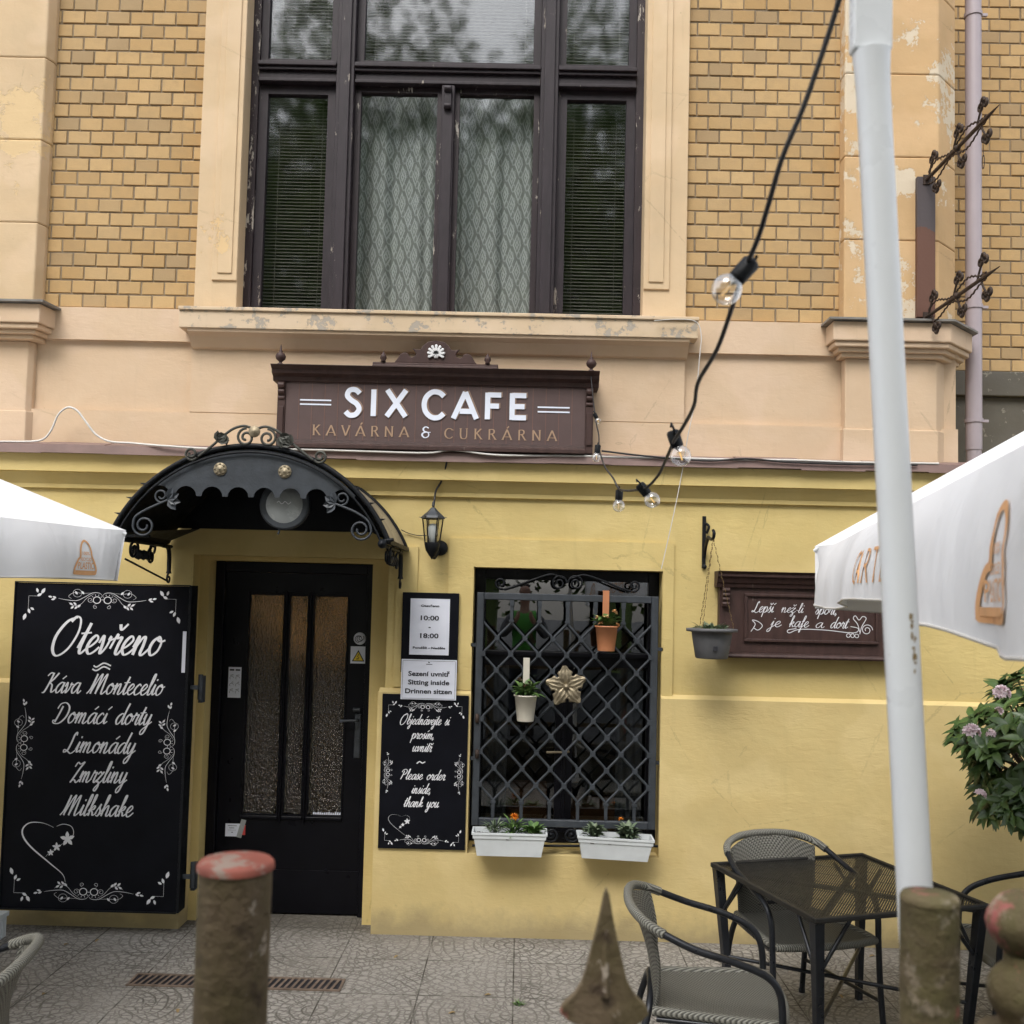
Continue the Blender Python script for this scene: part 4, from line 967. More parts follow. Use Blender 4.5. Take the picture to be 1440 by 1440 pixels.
for (a, b, c, d, yo) in ((ix0-.006,ix1+.006,iz1-.012,iz1+.006,0),(ix0-.006,ix1+.006,iz0-.006,iz0+.012,0),(ix0-.006,ix0+.012,iz0+.012,iz1-.012,0),(ix1-.012,ix1+.006,iz0+.012,iz1-.012,0)): w.box(a, b, WY-.006, WY+.011, c, d)
build('panel_moulding', w, m_signwood, WS, bevel=.004)
w = MB(); w.box(ix0+.0125, ix1-.0125, WY+.006, WY+.0095, iz0+.0125, iz1-.0125); build('panel', w, m_signwood, WS)
AY = WY+.004; mb = MB(); LP = WS
bl('Lepší', 1059, 1088, 861, .033, wt=.13); bl('než-li', 1099, 1130, 861.5, .028, wt=.13); bl('sport,', 1147, 1178, 864, .033, wt=.13)
bl('je', 1084, 1098, 881.5, .033, wt=.13); bl('kafe', 1110, 1137, 882, .033, wt=.13); bl('a', 1147, 1158, 883, .030, wt=.13); bl('dort', 1168, 1192, 883.5, .033, wt=.13)
def pp(l): return [(X(a,b,AY), Z(a,b,AY)) for a, b in l]
mb.ribbon(cr(pp([(1120,884),(1108,886),(1110,890),(1125,885),(1160,886),(1200,890),(1207,884),(1196,881)]),6), .004, AY)
mb.ribbon(cr(pp([(1209,889),(1206,878),(1200,870),(1203,866),(1208,872),(1213,867),(1218,870),(1212,881),(1209,892)]),6), .004, AY)
mb.ribbon([(X(1219,888,AY)+a[0], Z(1219,886,AY)+a[1]) for a in spiral(0,0,.033,.008,0,1.6)], .004, AY)
mb.ribbon(cr(pp([(1056,888),(1062,878),(1058,872),(1066,874),(1072,880),(1066,886),(1060,883)]),6), .004, AY)
for k in range(3): mb.ribbon([(X(1193+6*k,894,AY)+a[0], Z(1196,894,AY)+a[1]) for a in spiral(0,0,.012,.009,k,1.)], .0035, AY)
build('swash', mb, m_chalk, WS)

# ---- wall lantern
LYY = -.13; lx = X(608.5,740,LYY)
def lz(py): return Z(608.5, py, LYY)
LN = empty('wall_lantern', (lx, 0, lz(770)), 'small black hexagonal wall lantern with clear glass between awning and barred window', 'lantern')
w = MB(); w.lathe([(.0,lz(704)),(.006,lz(706)),(.009,lz(711)),(.004,lz(713)),(.012,lz(714)),(.03,lz(719)),(.062,lz(726)),(.068,lz(729)),(.060,lz(730)),(.055,lz(729))], (lx,LYY,0), 6, smooth=False)
for k in range(6):
    a = 2*pi*k/6; w.tube([(lx+.062*cos(a),LYY+.062*sin(a),lz(728)),(lx+.080*cos(a),LYY+.080*sin(a),lz(727.5))], [.004,.001], 5)
build('roof', w, m_iron, LN)
w = MB()
for k in range(6):
    a = 2*pi*k/6; w.tube([(lx+.058*cos(a),LYY+.058*sin(a),lz(729)),(lx+.040*cos(a),LYY+.040*sin(a),lz(765))], .0038, 6)
w.lathe([(.042,lz(763)),(.044,lz(766)),(.036,lz(774)),(.018,lz(781)),(.008,lz(784)),(0,lz(787))], (lx,LYY,0), 12)
w.tube(cr([(lx,LYY,lz(780)),(lx+.01,LYY+.04,lz(784)),(lx+.02,LYY+.09,lz(778)),(lx+.03,-.01,lz(771))],5), .010, 8); w.lathe([(.045,.0),(.045,-.012),(.03,-.025),(0,-.03)], (lx+.035,-.001,lz(769)), 16, 'y')
build('frame', w, m_black, LN)
w = MB(); w.lathe([(.054,lz(730)),(.037,lz(765))], (lx,LYY,0), 6, smooth=False); w.f = w.f[:6]; w.sm = w.sm[:6]; build('pane', w, m_lampglass, LN)
w = MB(); w.lathe([(0,lz(736)),(.018,lz(737)),(.026,lz(742)),(.027,lz(750)),(.018,lz(757)),(.014,lz(764)),(0,lz(765))], (lx,LYY,0), 14); build('bulb', w, m_white, LN)
w = MB(); w.tube(cr([(X(629,645,-.09),-.09,Z(629,645,-.09)),(X(626,660,-.08),-.08,Z(626,660,-.08)),(X(621,676,-.06),-.06,Z(621,676,-.06)),(X(613,690,-.05),-.05,Z(613,690,-.05)),(X(611,703,-.06),-.06,Z(611,703,-.06)),(lx+.003,LYY,lz(712))],6), .006, 7)
w.tube(cr([(X(564,745,-.02),-.02,Z(564,745,-.02)),(X(575,750,-.01),-.01,Z(575,750,-.01)),(X(588,753,-.01),-.01,Z(588,753,-.01)),(X(600,753,-.02),-.02,Z(600,753,-.02))],5), .0025, 6); build('cord', w, m_blackcable, LN)

# ---- awning
AX, AR, AZC, A0, A1 = -1.366, .747, 1.925, -.80, -.02
AW = empty('door_awning', (AX, 0, 2.2), 'black wrought iron arched awning with scalloped fascia and scrollwork over the door', 'awning')
am = math.asin(.686/AR)
def arc(r, n=40, m=am): return [(AX+r*sin(-m+2*m*i/n), AZC+r*cos(-m+2*m*i/n)) for i in range(n+1)]
def arcsheet(mb, r, y0, y1, m=am, n=40):
    p = arc(r, n, m); mb.add([(x,y,z) for x, z in p for y in (y0, y1)], [(2*i,2*i+2,2*i+3,2*i+1) for i in range(n)], True)
w = MB(); arcsheet(w, AR, A0, A1)
build('roof', w, simple('dusty_acrylic', (.25,.215,.165), .35, 0, .2, 5), AW)
w = MB(); arcsheet(w, AR-.012, A0+.01, A1, am*1.01); bz = 2.305; bm = math.acos((bz-AZC)/(AR-.012))
w.prism([(x,z) for x, z in arc(AR-.014, 30, bm)][::-1], A1-.012, A1)
# closed side cheeks
for s in (-1, 1):
    pts = arc(AR-.016, 40); pts = [p for p in pts if (p[0]-AX)*s > .50]
    w.add([(AX+s*.50, A1-.02, 2.30),(AX+s*.50, A1-.02, 2.33)]+[(AX+s*.66, A1-.02, 2.23),(AX+s*.66, A0+.05, 2.23)], [(0,1,2),(0,2,3)] )
build('lining', w, m_black, AW)
w = MB()
for y, r in ((A0, .013), (A1-.01, .012)): w.tube([(x,y,z) for x, z in arc(AR+.004)], r, 8)
w.tube([(x,A0-.012,z) for x, z in arc(AR-.03)], .006, 6)
for s in (-1, 1):
    xe = AX+s*.686
    w.box(min(xe,xe+s*.02), max(xe,xe+s*.02), A0, A1, 2.200, 2.222); w.lathe([(0,-.03),(.018,-.022),(.024,0),(.018,.022),(0,.03)], (xe-s*.02, A0-.01, 2.20), 12, 'y')
    w.tube([(xe-s*.02,A0,2.212),(xe+s*.035,A0-.01,2.222)], [.014,.009], 6)
    for k in range(3):
        a = s*am*(.66+.11*k); p = (AX+(AR+.01)*sin(a), AZC+(AR+.01)*cos(a)); w.tube([(p[0],A0,p[1]),(p[0]+s*.03,A0-.004,p[1]+.006)], [.008,.001], 5)
w.box(AX-.66, AX-.50, A0+.0, A0+.02, 2.205, 2.218)
build('frame', w, m_black, AW)
# fascia with scallops
zs = Z(350, 699, A0); fm = math.acos((zs+.02-AZC)/(AR-.015)); top = arc(AR-.015, 40, fm); xa, xb = top[0][0], top[-1][0]
low = []; ns = 8; sw = (xb-xa)/ns
for k in range(ns):
    c = xb-(k+.5)*sw
    low += [(c+sw*.5, zs), (c+sw*.40, zs)]+[(c+sw*.40*cos(t), zs+sw*.38*sin(t)) for t in [pi*j/8 for j in range(1, 8)]]+[(c-sw*.40, zs)]
w = MB(); w.prism((top+low[1:-1])[::-1], A0+.004, A0+.010); build('fascia', w, m_iron, AW)
for px, py in ((309,659.5),(400,663)):
    w = MB(); c = P(px, py, A0-.004); w.lathe([(.034,0),(.032,-.006),(.024,-.004),(.018,-.010),(.010,-.008),(.006,-.014),(0,-.015)], (c.x, A0+.003, c.z), 16, 'y')
    for k in range(8): w.lathe([(0,-.010),(.007,-.006),(.007,0)], (c.x+.024*cos(k*pi/4), A0+.002, c.z+.024*sin(k*pi/4)), 6, 'y')
    build('medallion', w, m_brass, AW)
w = MB(); c = P(400, 710, -.70)
w.lathe([(0,-.012),(.06,-.010),(.105,-.002),(.118,.008),(.122,.02),(.118,.035),(0,.036)], (c.x, -.70, c.z), 32, 'y'); build('round_lamp', w, m_stained, AW)
w = MB(); w.lathe([(.118,-.004),(.127,.0),(.127,.03),(.118,.034)], (c.x, -.70, c.z), 32, 'y'); w.tube([(c.x,-.68,c.z+.12),(c.x,-.68,AZC+.70)], .008); w.tube([(c.x-.02,-.69,c.z-.12),(c.x-.03,-.69,c.z-.15)], .005); build('lamp_rim', w, m_iron, AW)
w = MB(); q_ = [(c.x-.035+.010*i, c.z+.01+.007*sin(i*1.9)) for i in range(8)]; w.ribbon(cr(q_,5), .004, -.713); build('lamp_print', w, m_chalk, AW)
# scroll ornaments in the front plane
def fp(l): return [(P(a,b,A0-.01).x, A0-.01, P(a,b,A0-.01).z) for a, b in l]
def sp3(px, py, r0, r1, a0, turns, Y=A0-.01):
    c = P(px, py, Y); return [(a, Y, b) for a, b in spiral(c.x, c.z, r0, r1, a0, turns)]
def leaf3(mb, px, py, ang, L, Y=A0-.015, n=3):
    c = P(px, py, Y)
    for k in range(n):
        a = ang+(k-(n-1)/2)*.7
        pts = [(c.x, Y, c.z)]
        for t, sd in ((.35,.28),(.7,.24),(1,0),(.7,-.24),(.35,-.28)): pts.append((c.x+L*(t*cos(a)-sd*sin(a)), Y-.012*sin(pi*t), c.z+L*(t*sin(a)+sd*cos(a))))
        mb.add(pts+[(p[0], p[1]+.004, p[2]) for p in pts], [(0,1,2,3),(0,3,4,5),(9,8,7,6),(11,10,9,6)]+[(i,i+6,(i+1)%6+6,(i+1)%6) for i in range(6)])
R = .0068
for (cx_, cy_, s) in ((202,739,-1),(507,745,1)):
    w = MB()
    a0 = pi if s < 0 else 0
    w.tube(sp3(cx_, cy_, .055, .016, a0, 1.55 if s < 0 else -1.55)[::-1], R*.9, 6)
    if s < 0: w.tube(cr(fp([(187,739),(190,727),(203,718),(220,710),(236,703)]),6), R, 6); w.tube(sp3(227,697,.034,.012,-pi/2,-1.2), R*.8, 6); leaf3(w, 236, 703, .2, .065, n=4)
    else: w.tube(cr(fp([(522,745),(518,733),(503,722),(488,715),(470,708)]),6), R, 6); w.tube(sp3(481,701,.034,.012,-pi/2,1.2), R*.8, 6); leaf3(w, 472, 708, pi-.2, .065, n=4)
    build('scroll', w, m_iron, AW)
w = MB(); c = fp([(358,607)])[0]
w.tube(sp3(269,638,.034,.010,-.6,-1.5), R, 6); w.tube(sp3(450,642,.034,.010,pi+.6,1.5), R, 6)
w.tube(cr(fp([(279,642),(297,628),(313,614),(328,603),(343,599),(356,603)]),6), R, 6); w.tube(cr(fp([(440,647),(420,631),(402,616),(388,605),(373,600),(360,604)]),6), R, 6)
w.tube(sp3(346,615,.046,.012,pi/2,1.5), R, 6); w.tube(sp3(376,616,.046,.012,pi/2,-1.5), R, 6)
leaf3(w, 306, 622, .9, .06); leaf3(w, 318, 611, -2.2, .055); leaf3(w, 392, 614, -.6, .06); leaf3(w, 410, 626, 2.4, .055)
build('crest_scroll', w, simple('verdigris_iron', (.055,.055,.045), .6, .2, .4, 30), AW)
w = MB(); w.lathe([(.030,0),(.028,-.008),(.018,-.006),(.012,-.014),(0,-.015)], (c[0], A0-.012, c[2]), 12, 'y'); build('medallion', w, m_brass, AW)
# wall brackets
for s in (-1, 1):
    w = MB(); bx = AX+s*.665 - (.0 if s > 0 else -.0)
    w.tube([(bx, A0+.05, 2.195), (bx, -.02, 2.195)], .010, 6)
    w.tube(cr([(bx,-.16,2.195),(bx,-.08,2.19),(bx,-.05,2.15),(bx,-.045,2.04)],5), [.013]*15+[.017], 8)
    w.tube([(bx,-.045+.03*cos(t)*1.0*(1-i/30), 2.01+.03*sin(t)*(1-i/30)) for i, t in enumerate([pi/2+k*.35 for k in range(20)])], .006, 6)
    if s < 0: w.tube([(bx+.0,-.05,1.995),(bx-.02,-.62,2.10)], .006, 6)
    for k in range(4):
        y = -.62+k*.12
        mz = -1 if k % 2 else 1; w.tube([(bx+.02*mz, y+.05*cos(t)*(1-i/30)*mz, 2.145-.01*k*mz+.045*sin(t)*(1-i/30)) for i, t in enumerate([pi/2+j*.36 for j in range(22)])], .007, 6)
    for k in range(3): w.lathe([(0,-.03),(.02,-.02),(.025,0),(.018,.02),(0,.028)], (bx, -.50+.07*k, 2.13), 8)
    build('bracket', w, m_black, AW)

# ---- window grille
GY = -.02
def gX(px, py): return X(px, py, GY)
def gZ(px, py): return Z(px, py, GY)
ga, gb = (gX(671,835)+gX(662,1190))/2, (gX(925.5,840)+gX(922,1190))/2; gt, gb0 = gZ(798,836), gZ(795,1153)
GR = empty('window_grille', ((ga+gb)/2, GY, gb0), 'dark grey wrought iron lattice grille over the cafe window', 'window grille')
w = MB(); bw = .040
w.bev(ga, ga+bw, GY, GY+.03, gb0-.045, gt, .004); w.bev(gb-bw, gb, GY, GY+.03, gb0-.045, gt, .004); w.bev(ga+bw, gb-bw, GY+.001, GY+.03, gt-bw, gt, .004); w.bev(ga+bw, gb-bw, GY+.001, GY+.03, gb0-.045, gb0-.003, .004)
for xx, s in ((ga,-1),(gb,1)):
    for zz in (gZ(795,910), gZ(795,1070)): w.box(min(xx,xx+s*.03), max(xx,xx+s*.03), GY+.008, GY+.02, zz-.01, zz+.01)
build('frame', w, m_iron, GR)
w = MB(); px_ = .1598; x_a, x_b = ga+bw, gb-bw; zt_, zb_ = gt-bw-.125, gb0+.095; rows = 11; pz_ = (zt_-zb_)/rows; r = .0072
nx = 6; px_ = (x_b-x_a)/nx
def node(j, i): return (x_a+(j+(.5 if i % 2 else 0))*px_, zt_-i*pz_)
for j in range(nx+1):        # zigzag rods, two families
    for par in (0, 1):
        pts = []
        for i in range(rows+1):
            if par == 0: x = x_a+j*px_+(px_*.5 if i % 2 else 0)
            else: x = x_a+j*px_-(px_*.5 if i % 2 else 0)
            pts.append((min(max(x, x_a), x_b), zt_-i*pz_))
        if par == 0 and j == nx or par == 1 and j == 0: continue
        fine_ = []
        for i in range(rows):
            (xa_, za_), (xb_, zb2) = pts[i], pts[i+1]
            for t in (0, .09, .22, .5, .78, .91):
                ex = t; s_ = t*t*(3-2*t); fine_.append((xa_+(xb_-xa_)*(s_*.35+t*.65), za_+(zb2-za_)*t))
        fine_.append(pts[-1])
        yo = .010 if par else .013
        w.tube([(x, GY+yo, z) for x, z in fine_], .0074, 6)
for i in range(rows+1):
    for j in range(nx+1):
        x, z = node(j, i)
        if x_a-.001 < x < x_b+.001 and 0 < i < rows: w.obox((x, GY+.010, z), (.014,0,0), (0,.013,0), (0,0,.014))
for j in range(nx+1):
    x = x_a+j*px_
    if 0 < j < nx: w.box(x-.009, x+.009, GY+.004, GY+.018, zt_-.004, gt-bw); w.box(x-.014, x+.014, GY, GY+.02, zt_+.0, zt_+.012); w.box(x-.012, x+.012, GY+.001, GY+.019, gt-bw-.035, gt-bw)
    x = x_a+(j+.5)*px_
    if j < nx: w.box(x-.009, x+.009, GY+.004, GY+.018, gb0-.004, zb_+.004); w.box(x-.014, x+.014, GY, GY+.02, zb_-.012, zb_)
build('lattice', w, m_iron, GR)
w = MB()
def gs(px, py, r0, r1, a0, t): c = P(px, py, GY+.012); return [(a, GY+.012, b) for a, b in spiral(c.x, c.z, r0, r1, a0, t)]
def gp(l): return [(P(a,b,GY+.012).x, GY+.012, P(a,b,GY+.012).z) for a, b in l]
w.tube(gs(704,820,.034,.008,-1.2,-1.4), .006, 6); w.tube(gs(786,820,.046,.01,0,1.6), .006, 6); w.tube(gs(810,820,.046,.01,pi,-1.6), .006, 6); w.tube(gs(892,824,.034,.008,pi+1.2,1.4), .006, 6)
w.tube(cr(gp([(708,829),(725,824),(750,815),(772,808),(782,809),(794,814)]),5), .006, 6); w.tube(cr(gp([(888,832),(870,826),(846,816),(824,809),(814,810),(802,814)]),5), .006, 6)
build('scroll', w, m_black, GR); w = MB()
for px in (775, 804): w.tube(gs(px,1174,.050,.010,pi/2,1.9 if px < 790 else -1.9), .007, 6); w.lathe([(0,-.012),(.012,-.006),(.012,.01)], (P(px,1174,GY).x, GY+.01, P(px,1174,GY).z), 10, 'y')
w.tube(gp([(664,1189),(925,1190)]), .007, 6)
build('scroll', w, m_black, GR)
for py in (1010, 1060):
    c = P(671, py, GY); w = MB(); w.lathe([(0,-.028),(.012,-.022),(.012,.022),(0,.028)], (c.x, GY-.006, c.z), 8); build('hinge', w, m_rustiron, GR)

# ---- brass flower ornament hung on the grille
c = P(796, 965, -.045)
w = MB(); NP = 5
for k in range(NP):
    a = pi/2+.10+2*pi*k/NP; L = .118
    g0 = []; nU, nV = 14, 12
    for i in range(nU+1):
        u = i/nU; wd = .050*sin(pi*min(u*.86+.10,1))**.8*(1-.2*u)*(1+.16*sin(u*21))
        for j in range(nV+1):
            v = -1+2*j/nV; r_ = u*L; x = r_*cos(a)-v*wd*sin(a); z = r_*sin(a)+v*wd*cos(a)
            y = -.018*sin(pi*u)-.010*(1-v*v)+.006*cos(v*12)*sin(pi*u)-(.02*max(0,u-.8)*5)*.6
            g0.append((c.x+x, c.y+y, c.z+z))
    w.add(g0, [(i*(nV+1)+j, i*(nV+1)+j+1, (i+1)*(nV+1)+j+1, (i+1)*(nV+1)+j) for i in range(nU) for j in range(nV)], True)
w.lathe([(0,-.045),(.010,-.042),(.016,-.03),(.018,-.01)], tuple(c), 12, 'y')
tag(build('flower_ornament', w, m_brass), 'five petalled brass flower ornament hanging on the middle of the grille', 'ornament')

# ---- leaves for pots
def leaf(mb, base, d, up, L, W, fold=.25, curl=.3, n=3):
    base, d, up = Vector(base), Vector(d).normalized(), Vector(up); s = d.cross(up)
    if s.length < 1e-4: s = d.orthogonal()
    s.normalize(); nn = s.cross(d); vs = []; 
    for i in range(n+1):
        t = i/n; wd = W*sin(pi*(.12+.85*t))*(1-.15*t); p = base+d*L*t-nn*curl*L*t*t
        vs += [p-s*wd/2+nn*fold*wd, p, p+s*wd/2+nn*fold*wd]
    mb.add(vs, [(i*3+j, i*3+j+1, i*3+j+4, i*3+j+3) for i in range(n) for j in (0,1)], True)
def bushy(mb, c, n, L, W, spread, hgt):
    for k in range(n):
        a = random.uniform(0, 2*pi); e = random.uniform(.15, 1.25); r_ = random.uniform(.0, spread); hh = random.uniform(0, hgt)
        leaf(mb, (c[0]+r_*cos(a), c[1]+r_*.6*sin(a), c[2]+hh), (cos(a)*cos(e), sin(a)*cos(e), sin(e)), (0,0,1), L*random.uniform(.6,1.2), W*random.uniform(.7,1.2), curl=random.uniform(.1,.6))
def blossom(mb, c, r, n=14):
    for k in range(n):
        a = random.uniform(0,2*pi); e = random.uniform(-.3,1.2); leaf(mb, (c[0],c[1],c[2]), (cos(a)*cos(e), sin(a)*cos(e)-.3, sin(e)), (0,0,1), r, r*.7, curl=.2, n=2)
def hangpot(px, py_top, py_bot, rt, rb, m, lab, lm, strap_top, kind):
    Y = -.10; c = P(px, py_top, Y); zb = Z(px, py_bot, Y)
    root = empty('hanging_flower_pot', (c.x, Y, zb), lab, 'flower pot')
    w = MB(); w.lathe([(0,zb),(rb,zb),(rb+.001,zb+.004),(rt,c.z-.006),(rt+.006,c.z-.004),(rt+.006,c.z+.004),(rt-.003,c.z+.003),(rt-.006,c.z-.02),(0,c.z-.02)], (c.x,Y,0), 24); build('pot', w, m, root)
    w = MB(); zt = Z(px, strap_top, GY); w.box(c.x-.018, c.x+.018, GY-.012, GY-.006, c.z-.03, zt); w.box(c.x-.018, c.x+.018, GY-.010, GY+.035, zt+.0005, zt+.006); build('strap', w, m, root)
    w = MB(); w.lathe([(0,c.z-.012),(rt-.008,c.z-.014)], (c.x,Y,0), 14); w.lathe([(0,c.z-.006),(rt*.7,c.z-.012)], (c.x,Y,0), 9); build('soil', w, m_soil, root)
    w = MB(); bushy(w, (c.x,Y,c.z-.01), 70, .055, .035, rt*.8, .055); build('foliage', w, lm, root)
    w = MB()
    for k in range(7 if kind == 'flowers' else 5):
        p = (c.x+random.uniform(-.06,.06), Y-random.uniform(0,.05), c.z+random.uniform(.01,.09)); blossom(w, p, .018 if kind == 'flowers' else .02)
    build('blossom', w, m_peachf if kind == 'flowers' else m_redleaf, root)
hangpot(853, 881, 915.5, .062, .047, m_terra, 'terracotta coloured pot of peach flowers hanging from top of the window grille', m_herb, 832, 'flowers')
hangpot(739.5, 978, 1014, .062, .046, m_cream, 'cream white pot with red and green leaves hanging lower left on the grille', m_herb, 927, 'leaves')

# ---- window boxes
def winbox(px0, px1, pyt, pyb, lab, grp, tilt, plants):
    Y0, Y1 = -.19, -.045; x0, x1 = X(px0,pyt,Y0), X(px1,pyt,Y0); zt, zb = Z((px0+px1)/2,pyt,Y0), Z((px0+px1)/2,pyb,Y0); cx = (x0+x1)/2
    root = empty('window_box', (cx, (Y0+Y1)/2, zb), lab, 'window box', grp)
    w = MB(); ti = .028
    def ring(ins, z): return [(x0+ins,Y0+ins*.7,z),(x1-ins,Y0+ins*.7,z),(x1-ins,Y1-ins*.3,z),(x0+ins,Y1-ins*.3,z)]
    R_ = [ring(ti,zb), ring(.010,zt-.035), ring(.004,zt-.034), ring(.002,zt-.014), ring(-.004,zt-.012), ring(-.004,zt), ring(.006,zt), ring(.012,zt-.03), ring(.014,zt-.031)]
    vs = [v for r_ in R_ for v in r_]; fs = [(0,3,2,1), tuple(32+i for i in range(4))]
    for i in range(8):
        for k in range(4): fs.append((i*4+k, i*4+(k+1)%4, (i+1)*4+(k+1)%4, (i+1)*4+k))
    w.add(vs, fs)
    rot = Matrix.Translation((cx,0,zb)) @ Matrix.Rotation(tilt, 4, 'Y') @ Matrix.Translation((-cx,0,-zb)); w.xf(rot); build('box', w, m_white, root, bevel=.002)
    w = MB()
    for i in range(60):
        p = (random.uniform(x0+.02,x1-.02), random.uniform(Y0+.02,Y1-.02), zt-.032); s_ = random.uniform(.008,.022); w.lathe([(0,.012),(s_*.7,.006),(s_,-.006)], p, 6)
    w.box(x0+.012,x1-.012,Y0+.012,Y1-.012,zt-.05,zt-.028); w.xf(rot); build('soil', w, m_soil, root)
    for (t, n, L, Wd, mt, hgt) in plants:
        w = MB(); bushy(w, (x0+(x1-x0)*t, (Y0+Y1)/2-.01, zt-.03), n, L, Wd, .035, hgt); w.xf(rot); build('foliage', w, mt, root)
    return root, x0, x1, Y0, Y1, zt
grp = None
r1, x0, x1, Y0_, Y1_, zt = winbox(664, 769, 1172, 1206, 'white plastic window box with an orange marigold under left side of the grille', grp, .0, [(.3,70,.05,.013,m_sage,.06),(.55,60,.055,.016,m_herb,.07),(.82,60,.055,.036,m_herb,.045)])
w = MB(); p = (x0+(x1-x0)*.56, -.13, zt+.075); 
for k in range(60):
    a = random.uniform(0,2*pi); e = random.uniform(-.2,1.4); leaf(w, p, (cos(a)*cos(e), sin(a)*cos(e), sin(e)), (0,0,1), .025, .014, n=2)
build('blossom', w, m_orangef, r1)
w = MB(); w.tube([(p[0],p[1],zt-.03),(p[0],p[1],p[2])], .003, 5); build('stem', w, m_sage, r1)
r2, x0, x1, Y0_, Y1_, zt = winbox(812, 919, 1179, 1211, 'white plastic window box of grey green plants under right side of the grille', grp, .035, [(.22,110,.045,.028,m_sage,.07),(.66,120,.048,.028,m_sage,.075)])
w = MB(); p = (x0+(x1-x0)*.60, -.06, zt+.075); blossom(w, p, .016, 20); build('blossom', w, m_orangef, r2)
w = MB(); w.tube([(p[0],p[1],zt-.03),(p[0],p[1],p[2])], .003, 5); build('stem', w, m_sage, r2)

# ---- hanging basket with bracket
HYB = -.27
bx, btop, bbot = X(991,760,-.01), Z(991,726,-.01), Z(989,799,-.01)
BK = empty('plant_hook', (bx, 0, bbot), 'black forged iron wall hook holding a hanging pot right of the window', 'wall hook')
w = MB(); w.box(bx-.014, bx+.006, -.016, -.001, bbot, btop)
w.tube(cr([(bx,-.012,bbot+.10),(bx,-.10,bbot+.17),(bx,-.2,bbot+.155),(bx,-.27,bbot+.16),(bx,-.285,bbot+.185),(bx,-.26,bbot+.2)],6), .009, 8); w.tube(cr([(bx,-.012,bbot+.06),(bx,-.05,bbot+.12),(bx,-.12,bbot+.165)],6), .008, 8)
w.tube(cr([(bx+.0,-.01,btop-.04),(bx+.02,-.03,btop-.06),(bx+.008,-.02,btop-.10)],5), .008, 6); w.lathe([(0,-.02),(.012,-.012),(.014,0),(0,.016)], (bx,-.014,bbot+.012), 8)
build('hook', w, m_black, BK)
hp = Vector((bx, -.265, bbot+.155)); pc = P(1001, 886, HYB); pb = Z(1001, 926, HYB)
PT = empty('hanging_pot', (pc.x, HYB, pb), 'round grey plastic pot hanging on thin chains from the black wall hook', 'hanging pot')
w = MB(); rt = .120; w.lathe([(0,pb),(.082,pb),(.088,pb+.006),(.108,pc.z-.03),(.109,pc.z-.012),(rt+.018,pc.z-.008),(rt+.019,pc.z+.008),(rt-.006,pc.z+.010),(rt-.016,pc.z-.02),(0,pc.z-.02)], (pc.x,HYB,0), 28); build('pot', w, m_greypot, PT)
w = MB(); 
for k in range(3):
    a = -2.2+k*2*pi/3; e = Vector((pc.x+rt*cos(a), HYB+rt*sin(a), pc.z)); nL = 22
    for i in range(nL):
        q0 = hp.lerp(e, i/nL); q1 = hp.lerp(e, (i+.8)/nL); w.tube([q0, q0.lerp(q1,.5)+Vector((.003*(-1)**i,0,0)), q1], .0022, 4)
build('chain', w, simple('chain_brass', (.18,.12,.05), .5, .6), PT)
w = MB(); w.box(pc.x-.010, pc.x+.012, HYB-.1035, HYB-.095, pb+.045, pb+.07); build('overflow_hole', w, m_ink, PT)
w = MB(); bushy(w, (pc.x,HYB,pc.z-.005), 110, .045, .014, .09, .02)
w.lathe([(0,pc.z+.012),(.05,pc.z+.008),(.10,pc.z-.012)], (pc.x,HYB,0), 14); build('foliage', w, m_sage, PT)

# ---- downpipe
DX, DYp = X(1369,300,.22), .22
DP = empty('downpipe', (DX, DYp, 2.4), 'pale lilac grey metal downpipe in the corner beside the right pilaster', 'downpipe')
rp = .047
w = MB(); w.tube([(DX,DYp,2.9),(DX,DYp,6.4)], rp, 16); w.tube([(DX,DYp,2.2),(DX,DYp,2.91)], rp*.92, 16); build('pipe', w, m_pipe, DP)
for zz in (Z(1369,432,DYp), Z(1372,592,DYp), 5.6):
    w = MB(); w.tube([(DX,DYp,zz-.012),(DX,DYp,zz+.012)], rp+.006, 16); w.box(DX+.04, DX+.085, DYp-.01, DYp+.01, zz-.008, zz+.008); build('pipe_clamp', w, m_pipe, DP)

# ---- sign bracket on right pilaster
PBY = -.075; bx = X(1301,340,PBY)
PB = empty('sign_bracket', (bx, PBY, Z(1300,447,PBY)), 'brown and grey mounting board with two rusty wrought iron arms on the right pilaster', 'sign bracket')
za, zb = Z(1301,250,PBY), Z(1301,447,PBY)
q = N('two_tone_board'); sx = q.n('SeparateXYZ', Vector=q.tc); zz = q.math('ADD', sx.outputs[2], q.math('ADD', q.math('MULTIPLY', q.noise(25,4), .05), q.math('MULTIPLY', sx.outputs[0], .25)))
zm = Z(1301,323,PBY)-zb
m_two = q.fin(q.mix(q.ramp(zz, zm+.022, zm+.026), (.125,.055,.035), (.075,.06,.062)), .65, q.bump(q.noise(50,4), .3, .003))
w = MB(); w.box(bx-.052, bx+.052, PBY-.018, PBY+.014, zb, za); build('board', w, m_two, PB, bevel=.002)
